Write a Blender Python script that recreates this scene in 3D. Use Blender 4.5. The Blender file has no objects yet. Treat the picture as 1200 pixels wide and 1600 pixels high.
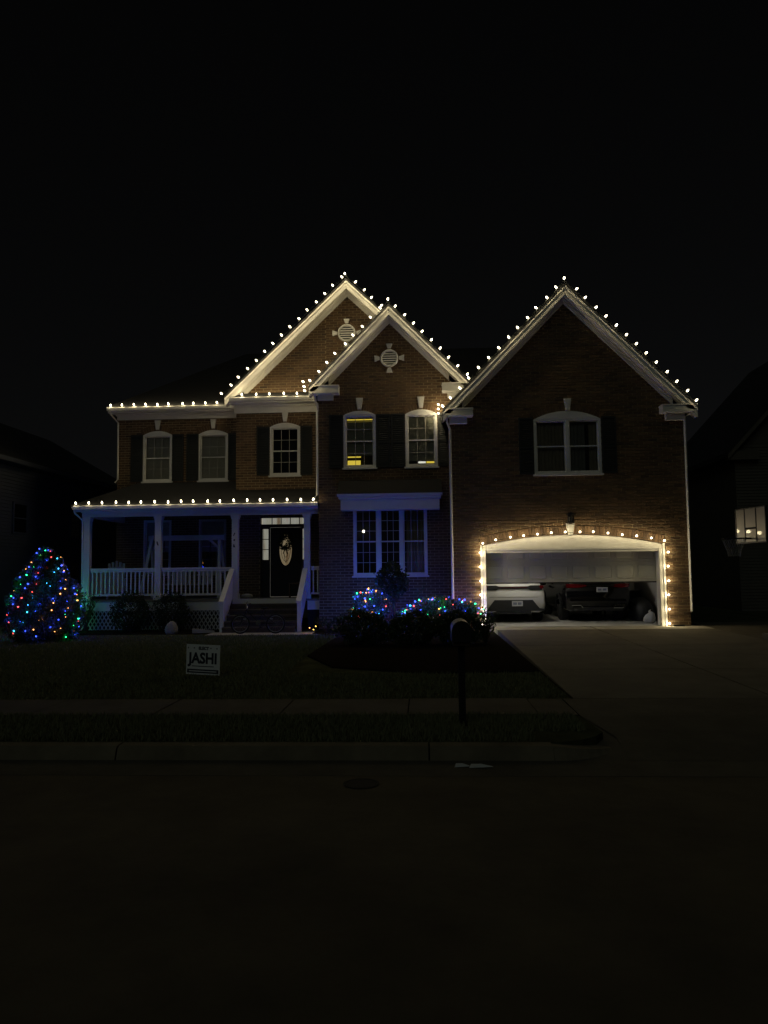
import bpy, math, random
from mathutils import Matrix, Vector
random.seed(7)
R = math.radians
scene = bpy.context.scene
COL = scene.collection

# ---------------------------------------------------------------- camera
cam = bpy.data.cameras.new('camera'); cam_o = bpy.data.objects.new('camera', cam); COL.objects.link(cam_o)
cam.sensor_fit = 'HORIZONTAL'; cam.sensor_width = 36; cam.lens = 36 * 1180 / 1200
cam.clip_start = .1; cam.clip_end = 2000
cam_o.matrix_world = Matrix.Translation((0, 0, 1.55)) @ Matrix.Rotation(R(2.9), 4, 'Z') @ Matrix.Rotation(R(94.55), 4, 'X') @ Matrix.Rotation(R(-.63), 4, 'Z')
scene.camera = cam_o

# ---------------------------------------------------------------- night sky, faint street glow
world = bpy.data.worlds.new('World'); scene.world = world; world.use_nodes = True
wn = world.node_tree; wn.nodes.clear()
sky = wn.nodes.new('ShaderNodeTexSky'); sky.sky_type = 'NISHITA'; sky.sun_disc = False
sky.sun_elevation = R(38); sky.sun_rotation = R(200)
hs = wn.nodes.new('ShaderNodeHueSaturation'); hs.inputs['Saturation'].default_value = .12
bg = wn.nodes.new('ShaderNodeBackground'); bg.inputs['Strength'].default_value = .0005
wo = wn.nodes.new('ShaderNodeOutputWorld')
wn.links.new(sky.outputs[0], hs.inputs['Color']); wn.links.new(hs.outputs[0], bg.inputs['Color']); wn.links.new(bg.outputs[0], wo.inputs[0])
sun = bpy.data.lights.new('sun', 'SUN'); sun.energy = .075; sun.angle = R(40); sun.color = (.84, 1, .88)
sun_o = bpy.data.objects.new('sun', sun); COL.objects.link(sun_o)
sun_o.rotation_euler = (R(52), 0, R(-20))
scene.view_settings.view_transform = 'Standard'; scene.view_settings.look = 'None'
scene.view_settings.exposure = 0; scene.view_settings.gamma = 1
scene.render.engine = 'CYCLES'
cy = scene.cycles
cy.use_denoising = True; cy.denoiser = 'OPENIMAGEDENOISE'; cy.denoising_input_passes = 'RGB_ALBEDO_NORMAL'
cy.pixel_filter_type = 'BLACKMAN_HARRIS'; cy.filter_width = 1.5; cy.use_light_tree = True; cy.max_bounces = 4; cy.diffuse_bounces = 2; cy.glossy_bounces = 3; cy.transparent_max_bounces = 12
cy.sample_clamp_indirect = 3; cy.caustics_reflective = False; cy.caustics_refractive = False
WARM = (1, .82, .46); BULB = 5.6; DOOR_BULB = 3.7; PORCH_BULB = 2.0   # watts per bulb
GARAGE_LAMP = 450.0

# ---------------------------------------------------------------- helpers
def tag(o, label=None, cat=None, group=None, kind=None):
    if label: o['label'] = label
    if cat: o['category'] = cat
    if group: o['group'] = group
    if kind: o['kind'] = kind
    return o
def empty(name, loc=(0, 0, 0), rz=0, parent=None):
    o = bpy.data.objects.new(name, None); COL.objects.link(o); o.location = loc; o.rotation_euler = (0, 0, rz)
    o.empty_display_size = .1
    if parent: o.parent = parent
    return o
def link(name, me, parent=None, loc=None):
    o = bpy.data.objects.new(name, me); COL.objects.link(o)
    if parent: o.parent = parent
    if loc: o.location = loc
    return o
class MB:
    def __init__(s): s.v = []; s.f = []; s.smooth = False
    def add(s, vs, fs):
        n = len(s.v); s.v += [tuple(p) for p in vs]; s.f += [tuple(i + n for i in f) for f in fs]; return s
    def box(s, x0, x1, y0, y1, z0, z1):
        return s.add([(x0,y0,z0),(x1,y0,z0),(x1,y1,z0),(x0,y1,z0),(x0,y0,z1),(x1,y0,z1),(x1,y1,z1),(x0,y1,z1)],
                     [(0,3,2,1),(4,5,6,7),(0,1,5,4),(1,2,6,5),(2,3,7,6),(3,0,4,7)])
    def front(s, x0, x1, y0, y1, z0, z1):      # box without its hidden back
        return s.add([(x0,y0,z0),(x1,y0,z0),(x1,y1,z0),(x0,y1,z0),(x0,y0,z1),(x1,y0,z1),(x1,y1,z1),(x0,y1,z1)],
                     [(0,3,2,1),(4,5,6,7),(0,1,5,4),(1,2,6,5),(3,0,4,7)])
    def prism(s, poly, y0, y1, axis='y'):      # poly of (x,z) extruded along y, (y,z) along x or (x,y) along z
        n = len(poly)
        def P(a, b, c): return (a, c, b) if axis == 'y' else ((c, a, b) if axis == 'x' else (a, b, c))
        vs = [P(a, b, y0) for a, b in poly] + [P(a, b, y1) for a, b in poly]
        return s.add(vs, [tuple(range(n)), tuple(range(2*n-1, n-1, -1))] + [(i, i+n, (i+1) % n + n, (i+1) % n) for i in range(n)])
    def tube(s, pts, r, seg=6, cap=True):
        pts = [Vector(p) for p in pts]; rings = []
        for i, p in enumerate(pts):
            d = (pts[min(i+1, len(pts)-1)] - pts[max(i-1, 0)]).normalized()
            a = d.cross(Vector((0, 0, 1))); a = a.normalized() if a.length > .05 else Vector((1, 0, 0)); b = d.cross(a).normalized()
            rr = r[i] if isinstance(r, (list, tuple)) else r
            rings.append([p + a*rr*math.cos(t*2*math.pi/seg) + b*rr*math.sin(t*2*math.pi/seg) for t in range(seg)])
        vs = [q for g in rings for q in g]; fs = []
        for i in range(len(pts)-1):
            for t in range(seg):
                u = (t+1) % seg; fs.append((i*seg+t, i*seg+u, (i+1)*seg+u, (i+1)*seg+t))
        if cap: fs += [tuple(range(seg-1, -1, -1)), tuple((len(pts)-1)*seg + t for t in range(seg))]
        return s.add(vs, fs)
    def lathe(s, prof, seg=8, c=(0, 0, 0)):     # prof of (r, z)
        vs = [(c[0]+r*math.cos(2*math.pi*t/seg), c[1]+r*math.sin(2*math.pi*t/seg), c[2]+z) for r, z in prof for t in range(seg)]
        fs = [(i*seg+t, i*seg+(t+1) % seg, (i+1)*seg+(t+1) % seg, (i+1)*seg+t) for i in range(len(prof)-1) for t in range(seg)]
        fs += [tuple(range(seg-1, -1, -1)), tuple((len(prof)-1)*seg+t for t in range(seg))]
        return s.add(vs, fs)
    def mesh(s, name, m, smooth=False):
        me = bpy.data.meshes.new(name); me.from_pydata(s.v, [], s.f); me.update()
        if m: me.materials.append(m)
        if smooth or s.smooth: me.polygons.foreach_set('use_smooth', [True]*len(me.polygons))
        return me
    def build(s, name, m, parent=None, smooth=False, loc=None):
        return link(name, s.mesh(name, m, smooth), parent, loc)

def new_mat(name):
    m = bpy.data.materials.new(name); m.use_nodes = True; nt = m.node_tree
    return m, nt, nt.nodes['Principled BSDF']
def mat(name, col, rough=.6, var=.12, scale=6, metal=0, bump=0, spec=.5, coat=0, col2=None, stretch=(1, 1, 1)):
    m, nt, b = new_mat(name); N = nt.nodes.new; L = nt.links.new
    b.inputs['Roughness'].default_value = rough; b.inputs['Metallic'].default_value = metal
    b.inputs['Specular IOR Level'].default_value = spec; b.inputs['Coat Weight'].default_value = coat
    tc = N('ShaderNodeTexCoord'); mp = N('ShaderNodeMapping'); mp.inputs['Scale'].default_value = stretch
    L(tc.outputs['Object'], mp.inputs[0])
    nz = N('ShaderNodeTexNoise'); nz.inputs['Scale'].default_value = scale; nz.inputs['Detail'].default_value = 6; nz.inputs['Roughness'].default_value = .65
    L(mp.outputs[0], nz.inputs['Vector'])
    r = N('ShaderNodeValToRGB'); r.color_ramp.elements[0].position = .3; r.color_ramp.elements[1].position = .7
    c2 = col2 or tuple(min(1, c*(1+var)) for c in col); c1 = tuple(c*(1-var) for c in col) if not col2 else col
    r.color_ramp.elements[0].color = (*c1, 1); r.color_ramp.elements[1].color = (*c2, 1)
    L(nz.outputs[0], r.inputs[0]); L(r.outputs[0], b.inputs['Base Color'])
    if bump:
        n2 = N('ShaderNodeTexNoise'); n2.inputs['Scale'].default_value = scale*8; n2.inputs['Detail'].default_value = 4; L(mp.outputs[0], n2.inputs['Vector'])
        bp = N('ShaderNodeBump'); bp.inputs['Strength'].default_value = bump; bp.inputs['Distance'].default_value = .01
        L(n2.outputs[0], bp.inputs['Height']); L(bp.outputs[0], b.inputs['Normal'])
    return m
def emit(name, col, strength, mesh_light=True):
    m = bpy.data.materials.new(name); m.use_nodes = True; nt = m.node_tree; nt.nodes.clear()
    e = nt.nodes.new('ShaderNodeEmission'); e.inputs[0].default_value = (*col, 1); e.inputs[1].default_value = strength
    o = nt.nodes.new('ShaderNodeOutputMaterial'); nt.links.new(e.outputs[0], o.inputs[0])
    m.cycles.emission_sampling = 'FRONT' if mesh_light else 'NONE'
    return m
def island_mat(name, cols, rough=.8, obj_random=True, bump=.3, trans=0):
    """colour picked per loose piece (or per object): bricks, leaves"""
    m, nt, b = new_mat(name); N = nt.nodes.new; L = nt.links.new
    g = N('ShaderNodeNewGeometry'); oi = N('ShaderNodeObjectInfo')
    ad = N('ShaderNodeMath'); ad.operation = 'ADD'; L(g.outputs['Random Per Island'], ad.inputs[0]); L(oi.outputs['Random'], ad.inputs[1])
    fr = N('ShaderNodeMath'); fr.operation = 'FRACT'; L(ad.outputs[0], fr.inputs[0])
    r = N('ShaderNodeValToRGB'); r.color_ramp.interpolation = 'LINEAR'
    el = r.color_ramp.elements
    while len(el) < len(cols): el.new(.5)
    for i, c in enumerate(cols): el[i].position = i/(len(cols)-1); el[i].color = (*c, 1)
    L(fr.outputs[0], r.inputs[0])
    tc = N('ShaderNodeTexCoord'); nz = N('ShaderNodeTexNoise'); nz.inputs['Scale'].default_value = 14; nz.inputs['Detail'].default_value = 5
    L(tc.outputs['Object'], nz.inputs['Vector'])
    mx = N('ShaderNodeMix'); mx.data_type = 'RGBA'; mx.blend_type = 'MULTIPLY'; mx.inputs[0].default_value = .5
    rr = N('ShaderNodeValToRGB'); rr.color_ramp.elements[0].color = (.5, .5, .5, 1); rr.color_ramp.elements[1].color = (1.25, 1.25, 1.25, 1)
    L(nz.outputs[0], rr.inputs[0]); L(r.outputs[0], mx.inputs[6]); L(rr.outputs[0], mx.inputs[7]); L(mx.outputs[2], b.inputs['Base Color'])
    b.inputs['Roughness'].default_value = rough
    if bump:
        n2 = N('ShaderNodeTexNoise'); n2.inputs['Scale'].default_value = 90; L(tc.outputs['Object'], n2.inputs['Vector'])
        bp = N('ShaderNodeBump'); bp.inputs['Strength'].default_value = bump; bp.inputs['Distance'].default_value = .004
        L(n2.outputs[0], bp.inputs['Height']); L(bp.outputs[0], b.inputs['Normal'])
    if trans:
        tl = N('ShaderNodeBsdfTranslucent'); ms = N('ShaderNodeMixShader'); ms.inputs[0].default_value = trans
        L(mx.outputs[2], tl.inputs[0]); L(b.outputs[0], ms.inputs[1]); L(tl.outputs[0], ms.inputs[2]); L(ms.outputs[0], nt.nodes['Material Output'].inputs[0])
    return m
def brick_tex_mat(name):
    m, nt, b = new_mat(name); N = nt.nodes.new; L = nt.links.new
    tc = N('ShaderNodeTexCoord'); mp = N('ShaderNodeMapping'); mp.inputs['Rotation'].default_value = (0, R(90), R(90))
    bt = N('ShaderNodeTexBrick'); bt.inputs['Scale'].default_value = 1; bt.inputs['Brick Width'].default_value = .2033; bt.inputs['Row Height'].default_value = .0677; bt.inputs['Mortar Size'].default_value = .006
    bt.inputs['Color1'].default_value = (.21, .115, .07, 1); bt.inputs['Color2'].default_value = (.15, .075, .05, 1); bt.inputs['Mortar'].default_value = (.36, .32, .26, 1)
    cx = N('ShaderNodeSeparateXYZ'); cb = N('ShaderNodeCombineXYZ'); L(tc.outputs['Object'], cx.inputs[0]); L(cx.outputs[1], cb.inputs[0]); L(cx.outputs[2], cb.inputs[1]); L(cb.outputs[0], bt.inputs['Vector'])
    L(bt.outputs[0], b.inputs['Base Color']); b.inputs['Roughness'].default_value = .85
    bp = N('ShaderNodeBump'); bp.inputs['Strength'].default_value = .6; bp.inputs['Distance'].default_value = .01; bp.invert = True
    L(bt.outputs['Fac'], bp.inputs['Height']); L(bp.outputs[0], b.inputs['Normal'])
    return m
def glass_mat(name, tint=(.9, .92, .92), refl=.5):
    m = bpy.data.materials.new(name); m.use_nodes = True; nt = m.node_tree; nt.nodes.clear(); N = nt.nodes.new; L = nt.links.new
    t = N('ShaderNodeBsdfTransparent'); t.inputs[0].default_value = (*tint, 1)
    g = N('ShaderNodeBsdfGlossy'); g.inputs['Roughness'].default_value = .02; g.inputs[0].default_value = (.9, .9, .9, 1)
    lw = N('ShaderNodeFresnel'); lw.inputs[0].default_value = 1.5
    mu = N('ShaderNodeMath'); mu.operation = 'MULTIPLY_ADD'; mu.inputs[1].default_value = 1; mu.inputs[2].default_value = .02*refl; L(lw.outputs[0], mu.inputs[0])
    mx = N('ShaderNodeMixShader'); L(mu.outputs[0], mx.inputs[0]); L(t.outputs[0], mx.inputs[1]); L(g.outputs[0], mx.inputs[2])
    o = N('ShaderNodeOutputMaterial'); L(mx.outputs[0], o.inputs[0]); return m

BR = [(.075, .042, .021), (.15, .088, .042), (.115, .064, .031), (.20, .118, .058), (.095, .058, .032), (.16, .096, .047), (.062, .036, .022)]
M = dict(
    brick=island_mat('brick', BR), mortar=mat('mortar', (.42, .33, .2), .95, .2, 20, bump=.4), bricktex=brick_tex_mat('side_brick'),
    white=mat('white_trim', (.81, .79, .74), .45, .05, 5), vinyl=mat('white_vinyl', (.78, .77, .74), .4, .04, 8),
    grille=mat('window_grille', (.5, .48, .43), .5, .05, 8),
    shingle=mat('asphalt_shingle', (.018, .018, .02), .95, .4, 30, bump=.8, stretch=(1, 1, 3)),
    shutter=mat('black_shutter', (.012, .014, .014), .55, .2, 9), drape=mat('curtain_cloth', (.6, .47, .32), .9, .1, 4), drape2=mat('curtain_cloth_grey', (.42, .38, .32), .9, .1, 4), dark_int=mat('dark_room', (.02, .02, .02), .9),
    glass=glass_mat('window_glass'), blind=mat('blind', (.74, .68, .56), .6, .05, 3),
    kerbstone=mat('kerb_concrete', (.19, .16, .11), .95, .25, 2, spec=.1, bump=.4), concrete3=mat('concrete_drive', (.17, .15, .112), .95, .2, 1.3, spec=.1, bump=.4), concrete=mat('concrete', (.48, .44, .37), .9, .16, 2.5, spec=.12, bump=.35), concrete2=mat('concrete_old', (.125, .108, .08), .95, .2, 2, spec=.12, bump=.4),
    gfloor=mat('garage_concrete', (.42, .41, .38), .7, .14, 1.6, bump=.2), asphalt=mat('asphalt', (.085, .07, .048), .92, .25, .7, spec=.12, bump=1.0, col2=(.17, .138, .09)),
    soil=mat('mulch', (.022, .018, .013), 1, .5, 18, spec=0, bump=1), earth=mat('earth', (.075, .078, .04), 1, .4, 3, spec=0, bump=.6),
    grass=island_mat('grass', [(.13, .145, .065), (.18, .19, .085), (.21, .2, .1), (.15, .165, .07)], .9, bump=0),
    leaf=island_mat('evergreen_leaf', [(.035, .06, .026), (.05, .09, .036), (.07, .115, .045), (.04, .075, .032)], .5, bump=0, trans=.35),
    leaf2=island_mat('shrub_leaf', [(.018, .032, .014), (.03, .055, .02), (.042, .07, .026)], .5, bump=0, trans=.3),
    twig=mat('bark', (.06, .045, .032), .95, .3, 15, bump=.6),
    door=mat('front_door_paint', (.02, .02, .022), .35, .1, 4), gdoor=mat('garage_door_paint', (.56, .55, .5), .5, .05, 3),
    deck=mat('porch_deck', (.22, .2, .18), .7, .12, 5), step=mat('brick_step', (.1, .078, .06), .9, .25, 12, bump=.5),
    bronze=mat('bronze_metal', (.05, .046, .04), .45, .15, metal=.3), blackm=mat('black_metal', (.012, .012, .013), .4, .1), rubber=mat('tyre_rubber', (.016, .016, .016), .85, .2, 20),
    chrome=mat('chrome', (.7, .7, .7), .12, .02, metal=1), rim=mat('wheel_alloy', (.32, .32, .33), .3, .05, metal=1),
    wpaint=mat('white_car_paint', (.72, .72, .70), .25, .02, 2, coat=1), kpaint=mat('black_car_paint', (.004, .004, .005), .15, .05, 2, coat=.6, spec=.3),
    clad=mat('dark_cladding', (.014, .015, .017), .6, .1), carglass=mat('car_glass', (.006, .007, .008), .05, .05, spec=.7),
    taillamp=mat('red_lens', (.13, .006, .008), .1, .1, 10, coat=1), plate=mat('licence_plate', (.55, .56, .58), .35, .05),
    plateink=mat('plate_ink', (.06, .09, .2), .5), wood=mat('brown_wood', (.09, .055, .032), .6, .3, 8, stretch=(1, 8, 8)),
    whitewood=mat('white_painted_wood', (.55, .55, .54), .55, .08, 6), sign=mat('sign_board', (.85, .85, .85), .5, .03), ink=mat('sign_ink', (.012, .014, .03), .6),
    stone=mat('garden_stone', (.32, .3, .26), .9, .3, 7, bump=.8), iron=mat('cast_iron', (.018, .017, .016), .8, .3, 12, bump=.5, spec=.2),
    siding=mat('grey_siding', (.09, .1, .12), .7, .08, 3), siding2=mat('tan_siding', (.09, .08, .062), .75, .1, 3),
    wire=mat('green_wire', (.012, .02, .012), .6), paper=mat('paper', (.6, .6, .58), .8), bag=mat('white_bag', (.6, .6, .6), .45, .1, 6),
    galv=mat('mailbox_metal', (.05, .05, .05), .5, .08, metal=.4), fabric=mat('pale_fabric', (.42, .41, .38), .95, .1, 12),
    acrylic=mat('backboard_acrylic', (.3, .27, .2), .3, .04, spec=.9, coat=.6), drywall=mat('drywall', (.5, .49, .46), .9, .05),
    ovalglass=glass_mat('oval_glass', (.55, .46, .33)), bulb=emit('warm_bulb', (1, .87, .6), 9, False),
)
# colour of the glass, colour of the light, watts
COLORS = {'blue': ((.05, .10, 1), (.02, .05, 1), 3.2), 'green': ((.03, 1, .28), (.02, 1, .2), .45), 'red': ((1, .10, .07), (1, .03, .02), .22), 'amber': ((1, .36, .08), (1, .3, .04), .22), 'yellow': ((1, .62, .1), (1, .5, .06), .15), 'cyan': ((.06, .55, 1), (.02, .45, 1), .7)}
for k, (c, lc, w) in COLORS.items(): M['b_'+k] = emit(k+'_bulb', c, 4.5, False)

# ---------------------------------------------------------------- ground, street, paths
def sheet(name, poly, z, m, parent=None, kind='structure', thick=0):
    b = MB()
    if thick: b.prism(poly, z-thick, z, 'z')
    else: b.add([(x, y, z) for x, y in poly], [tuple(range(len(poly)))])
    o = b.build(name, M[m], parent)
    if kind and not parent: tag(o, kind=kind)
    return o
sheet('ground', [(-500, -300), (500, -300), (500, 700), (-500, 700)], -.34, 'earth')
sheet('road', [(-200, -8), (200, -8), (200, 6.8), (-200, 6.8)], -.24, 'asphalt')
sheet('ground_across_street', [(-200, -80), (200, -80), (200, -8.4), (-200, -8.4)], -.12, 'earth')
g = MB(); g.prism([(6.8, -.3), (6.8, -.236), (7.28, -.222), (7.28, -.3)], -200, 200, 'x')
gut = tag(g.build('gutter_pan', M['concrete2']), kind='structure')
kerb = tag(empty('kerb'), kind='structure')
cprof = [(7.285, -.3), (7.285, -.235), (7.33, -.125), (7.36, -.105), (7.5, -.1), (7.5, -.3)]
x = -60.0; k = 0
while x < 1.0:
    w = 3.02 if x > -12 else 6; x1 = min(x+w-.015, 1.2)
    if x1-x > .2: MB().prism(cprof, x, x1, 'x').build('kerb_block', M['kerbstone'], kerb)
    x += w
# kerb return curving into the drive
ret = MB(); n = 8; pr = []
for i in range(n+1):
    a = i/n*math.pi/2*.8; px = 1.215 + .75*math.sin(a); py = .75*(1-math.cos(a)); h = 1-.85*i/n
    pr.append([(px, 7.285+py*.9, -.3), (px, 7.285+py*.9, -.235+.02*i/n), (px-.03, 7.36+py*.9, -.235+.13*h), (px-.12, 7.5+py*.9, -.235+.135*h), (px-.12, 7.5+py*.9, -.3)])
vs = [p for q in pr for p in q]; m_ = 5
ret.add(vs, [(i*m_+j, (i+1)*m_+j, (i+1)*m_+(j+1) % m_, i*m_+(j+1) % m_) for i in range(n) for j in range(m_)] + [tuple(range(m_)), tuple(n*m_+j for j in range(m_-1, -1, -1))])
ret.build('kerb_block', M['kerbstone'], kerb)
sheet('verge', [(-60, 7.5), (1.095, 7.5), (1.32, 7.535), (1.54, 7.635), (1.7, 7.79), (1.81, 7.98), (1.76, 8.85), (-60, 8.85)], -.104, 'earth', thick=.2)
walk = tag(empty('sidewalk'), kind='structure')
x = -30.2
while x < 1.6:
    x1 = min(x+1.5, 1.75)
    MB().box(x+.008, x1-.008, 8.86, 9.94, -.3, -.088+random.uniform(-.004, .004)).build('paving_slab', M['concrete2'], walk); x += 1.5
MB().box(-60, 1.75, 8.855, 9.945, -.3, -.1).build('joint_bed', M['soil'], walk)
sheet('lawn', [(-60, 9.95), (1.88, 9.95), (1.88, 20.9), (-3, 23), (-60, 28)], -.1, 'earth', thick=.18)
sheet('garden_bed', [(1.86, 12.6), (1.86, 20.66), (.82, 20.66), (.82, 21.95), (-3, 21.95), (-3, 20.3), (-2.2, 19.6), (-2.3, 15), (-1.6, 13.2), (0, 12.4)], -.07, 'soil', thick=.1)
sheet('porch_bed', [(-11, 20.7), (-5.85, 20.7), (-5.85, 22.2), (-10.9, 22.2)], -.078, 'soil', thick=.05)
path = tag(empty('front_walk'), kind='structure')
for i in range(3):
    MB().box(-5.85+i*1.2, -4.66+i*1.2, 20.05, 21.0, -.2, -.075).build('paving_slab', M['concrete'], path)
# driveway slabs, gently rising to the garage
drive = tag(empty('driveway'), kind='structure')
def dz(y): return -.09+(y-9.95)/(20.68-9.95)*.125
ys = [9.95, 12.6, 16.2, 19.85, 20.69]
for y0, y1 in zip(ys, ys[1:]):
    for xa, xb in ((1.9, 4.44), (4.46, 7.42)):  # door strip paler, main slabs darker: quick light falloff put into the colour
        MB().prism([(y0+.01, -.3), (y0+.01, dz(y0+.01)), (y1-.01, dz(y1-.01)), (y1-.01, -.3)], xa+.006, xb-.006, 'x').build('concrete_slab', M['concrete' if y0 > 19 else 'concrete3'], drive)
for y0, y1 in ((14.0, 17.2), (17.22, 21.9)):
    MB().prism([(y0, -.3), (y0, dz(y0)-.004), (y1, dz(y1)-.004), (y1, -.3)], 7.44, 11.5, 'x').build('concrete_slab', M['concrete2'], drive)
MB().prism([(1.88, 9.9), (11.5, 9.9), (11.5, 21.9), (1.88, 20.69)], -.3, -.1, 'z').build('joint_bed', M['soil'], drive)
ap = MB(); ap.add([(1.76, 9.94, -.09), (7.6, 9.94, -.09), (7.6, 8.86, -.1), (1.76, 8.86, -.1), (8.6, 7.29, -.222), (1.95, 8.0, -.16), (1.9, 7.29, -.222)],
                  [(0, 3, 2, 1), (3, 5, 6, 4, 2)])
ap.add([(.9, 8.84, -.112), (8.4, 8.84, -.112), (8.6, 7.286, -.226), (.9, 7.286, -.226)], [(0, 3, 2, 1)]); ap.build('apron', M['concrete2'], drive)
sheet('side_lawn', [(7.44, 9.95), (60, 9.95), (60, 40), (11.52, 40), (11.52, 13.98), (7.44, 13.98)], -.1, 'earth', thick=.18)
sheet('verge_beyond_drive', [(8.6, 7.3), (60, 7.3), (60, 8.85), (7.62, 8.85)], -.106, 'earth', thick=.18)
sheet('back_yard', [(-60, 28), (-3, 31.5), (11.5, 21.95), (11.5, 60), (-60, 60)], -.11, 'earth', thick=.18)
v = MB().lathe([(.15, 0), (.155, .006), (.13, .009), (.125, .006)], 20).build('valve_cover', M['iron'], loc=(-.55, 6.55, -.239))
tag(v, 'small round iron valve cover set in the dark road', 'cover')

# grass blades
def blades(name, regions, n, seed, hmin, hmax, z, label):
    rnd = random.Random(seed); v = []; f = []
    areas = [(x1-x0)*(y1-y0) for x0, x1, y0, y1 in regions]; tot = sum(areas)
    for (x0, x1, y0, y1), a in zip(regions, areas):
        for i in range(int(n*a/tot)):
            X = rnd.uniform(x0, x1); Y = rnd.uniform(y0, y1); h = rnd.uniform(hmin, hmax); t = rnd.uniform(0, 6.28); w = .006+Y*.0004
            dx, dy = math.cos(t)*w, math.sin(t)*w; k = len(v)
            v += [(X-dx, Y-dy, z-.01), (X+dx, Y+dy, z-.01), (X+rnd.gauss(0, .022), Y+rnd.gauss(0, .022), z+h)]; f.append((k, k+1, k+2))
    me = bpy.data.meshes.new(name); me.from_pydata(v, [], f); me.materials.append(M['grass'])
    return tag(link(name, me), label, 'grass', kind='stuff')
blades('lawn_grass', [(-9, 1.84, 9.97, 12.4), (-11.5, -2.3, 12.4, 16), (-13.5, -2.3, 16, 20.0), (-17, -10.8, 20, 26)], 90000, 3, .03, .075, -.1, 'short dark grass of the front lawn behind the sidewalk')
blades('verge_grass', [(-7, 1.05, 7.53, 8.84), (1.05, 1.66, 8.0, 8.84)], 26000, 4, .03, .08, -.104, 'short dark grass of the strip between kerb and sidewalk')
blades('side_grass', [(11.55, 18, 16, 24), (8.0, 11.5, 10, 13.9)], 12000, 5, .03, .07, -.1, 'short dark grass right of the concrete pad')

# ---------------------------------------------------------------- the house
house = tag(empty('brick_house', (-1.6, 22, 0)), 'two storey brick house with three gables outlined by warm light strings', 'house')
HO = Vector(house.location)
def part(b, name, m, parent=None, smooth=False):
    """build a mesh given in world coordinates as a child of the house (or of one of its parts)"""
    p = parent or house
    off = HO if p is house else HO + Vector(p.location)
    b.v = [(x-off.x, y-off.y, z-off.z) for x, y, z in b.v]
    return b.build(name, M[m] if isinstance(m, str) else m, p, smooth)
def hempty(name, loc):
    return empty(name, Vector(loc)-HO, parent=house)
BP, BL, BH = .084, .25, .068
brick_me = None
BRICK_LEFT = [300]
def arc(x, xc, half, zs, rise):
    if abs(x-xc) >= half: return zs
    r = (half*half+rise*rise)/(2*rise); return zs+rise-r+math.sqrt(r*r-(x-xc)**2)
def arched(xa, xb, z0, zs, rise, extra=0):
    """opening as a function of height -> interval"""
    xc, half = (xa+xb)/2, (xb-xa)/2
    def f(z):
        if z < z0 or z > zs+rise+extra: return None
        if z <= zs+extra*.5 or rise <= 0: return (xa, xb) if z <= zs+extra else None
        r = (half*half+rise*rise)/(2*rise) + extra; zc = zs+rise+extra-r; d = r*r-(z-zc)**2
        if d <= 0: return None
        h = min(half+extra*.4, math.sqrt(d)); return (xc-h, xc+h)
    return f
def brick_wall(Y, x0, x1, z0, z1, openings=(), gable=None, single=None, depth=.24):
    """front wall of separate bricks in running bond on a mortar core; openings left free"""
    global brick_me
    root = part(MB(), 'wall', 'mortar'); core = MB(); lay = MB(); rnd = random.Random(int(Y*100))
    rows = int((z1-z0)/BP)+1
    for r in range(rows):
        za = z0+r*BP; zb = min(za+BP, z1); zc = (za+zb)/2
        if zb-za < .02: continue
        lo, hi = x0, x1
        if gable:
            xc, zap, sl = gable; h = (zap-zb)/sl
            if h <= .05: continue
            lo, hi = max(lo, xc-h), min(hi, xc+h)
        iv = [(lo, hi)]
        for f in openings:
            o = f(zc)
            if not o: continue
            nv = []
            for a, b in iv:
                if o[1] <= a or o[0] >= b: nv.append((a, b)); continue
                if o[0] > a: nv.append((a, o[0]))
                if o[1] < b: nv.append((o[1], b))
            iv = nv
        for a, b in iv:
            if b-a < .02: continue
            core.box(a, b, Y+.012, Y+depth, za, zb)
            off = x0 + (BL/2 if r % 2 else 0); i = math.floor((a-off)/BL)
            while off+i*BL < b:
                p0, p1 = off+i*BL+.008, off+(i+1)*BL-.008; i += 1
                q0, q1 = max(p0, a), min(p1, b)
                if q1-q0 < .025: continue
                jy = rnd.uniform(-.003, .003)
                if single and BRICK_LEFT[0] > 0 and q1-q0 > BL-.018 and single((q0+q1)/2, zc):
                    if brick_me is None:
                        w, h = (BL-.016)/2, BH/2; c = .005
                        bm = MB(); bm.add([(-w+c, 0, -h+c), (w-c, 0, -h+c), (w-c, 0, h-c), (-w+c, 0, h-c), (-w, c, -h), (w, c, -h), (w, c, h), (-w, c, h), (-w, .03, -h), (w, .03, -h), (w, .03, h), (-w, .03, h)],
                            [(0, 1, 2, 3)] + [(i_, 4+i_, 4+(i_+1) % 4, (i_+1) % 4) for i_ in range(4)] + [(4+i_, 8+i_, 8+(i_+1) % 4, 4+(i_+1) % 4) for i_ in range(4)])
                        brick_me = bm.mesh('brick', M['brick'])
                    BRICK_LEFT[0] -= 1
                    link('brick', brick_me, root, Vector(((q0+q1)/2, Y+jy, zc))-HO)
                else:
                    lay.front(q0, q1, Y+jy, Y+.03, zc-BH/2, zc+BH/2)
    core.v = [(x-HO.x, y-HO.y, z-HO.z) for x, y, z in core.v]
    old = root.data; root.data = core.mesh('wall', M['mortar']); bpy.data.meshes.remove(old)
    lay.v = [(x-HO.x, y-HO.y, z-HO.z) for x, y, z in lay.v]
    tag(lay.build('brickwork', M['brick'], root), kind='stuff')
    return root
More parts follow.
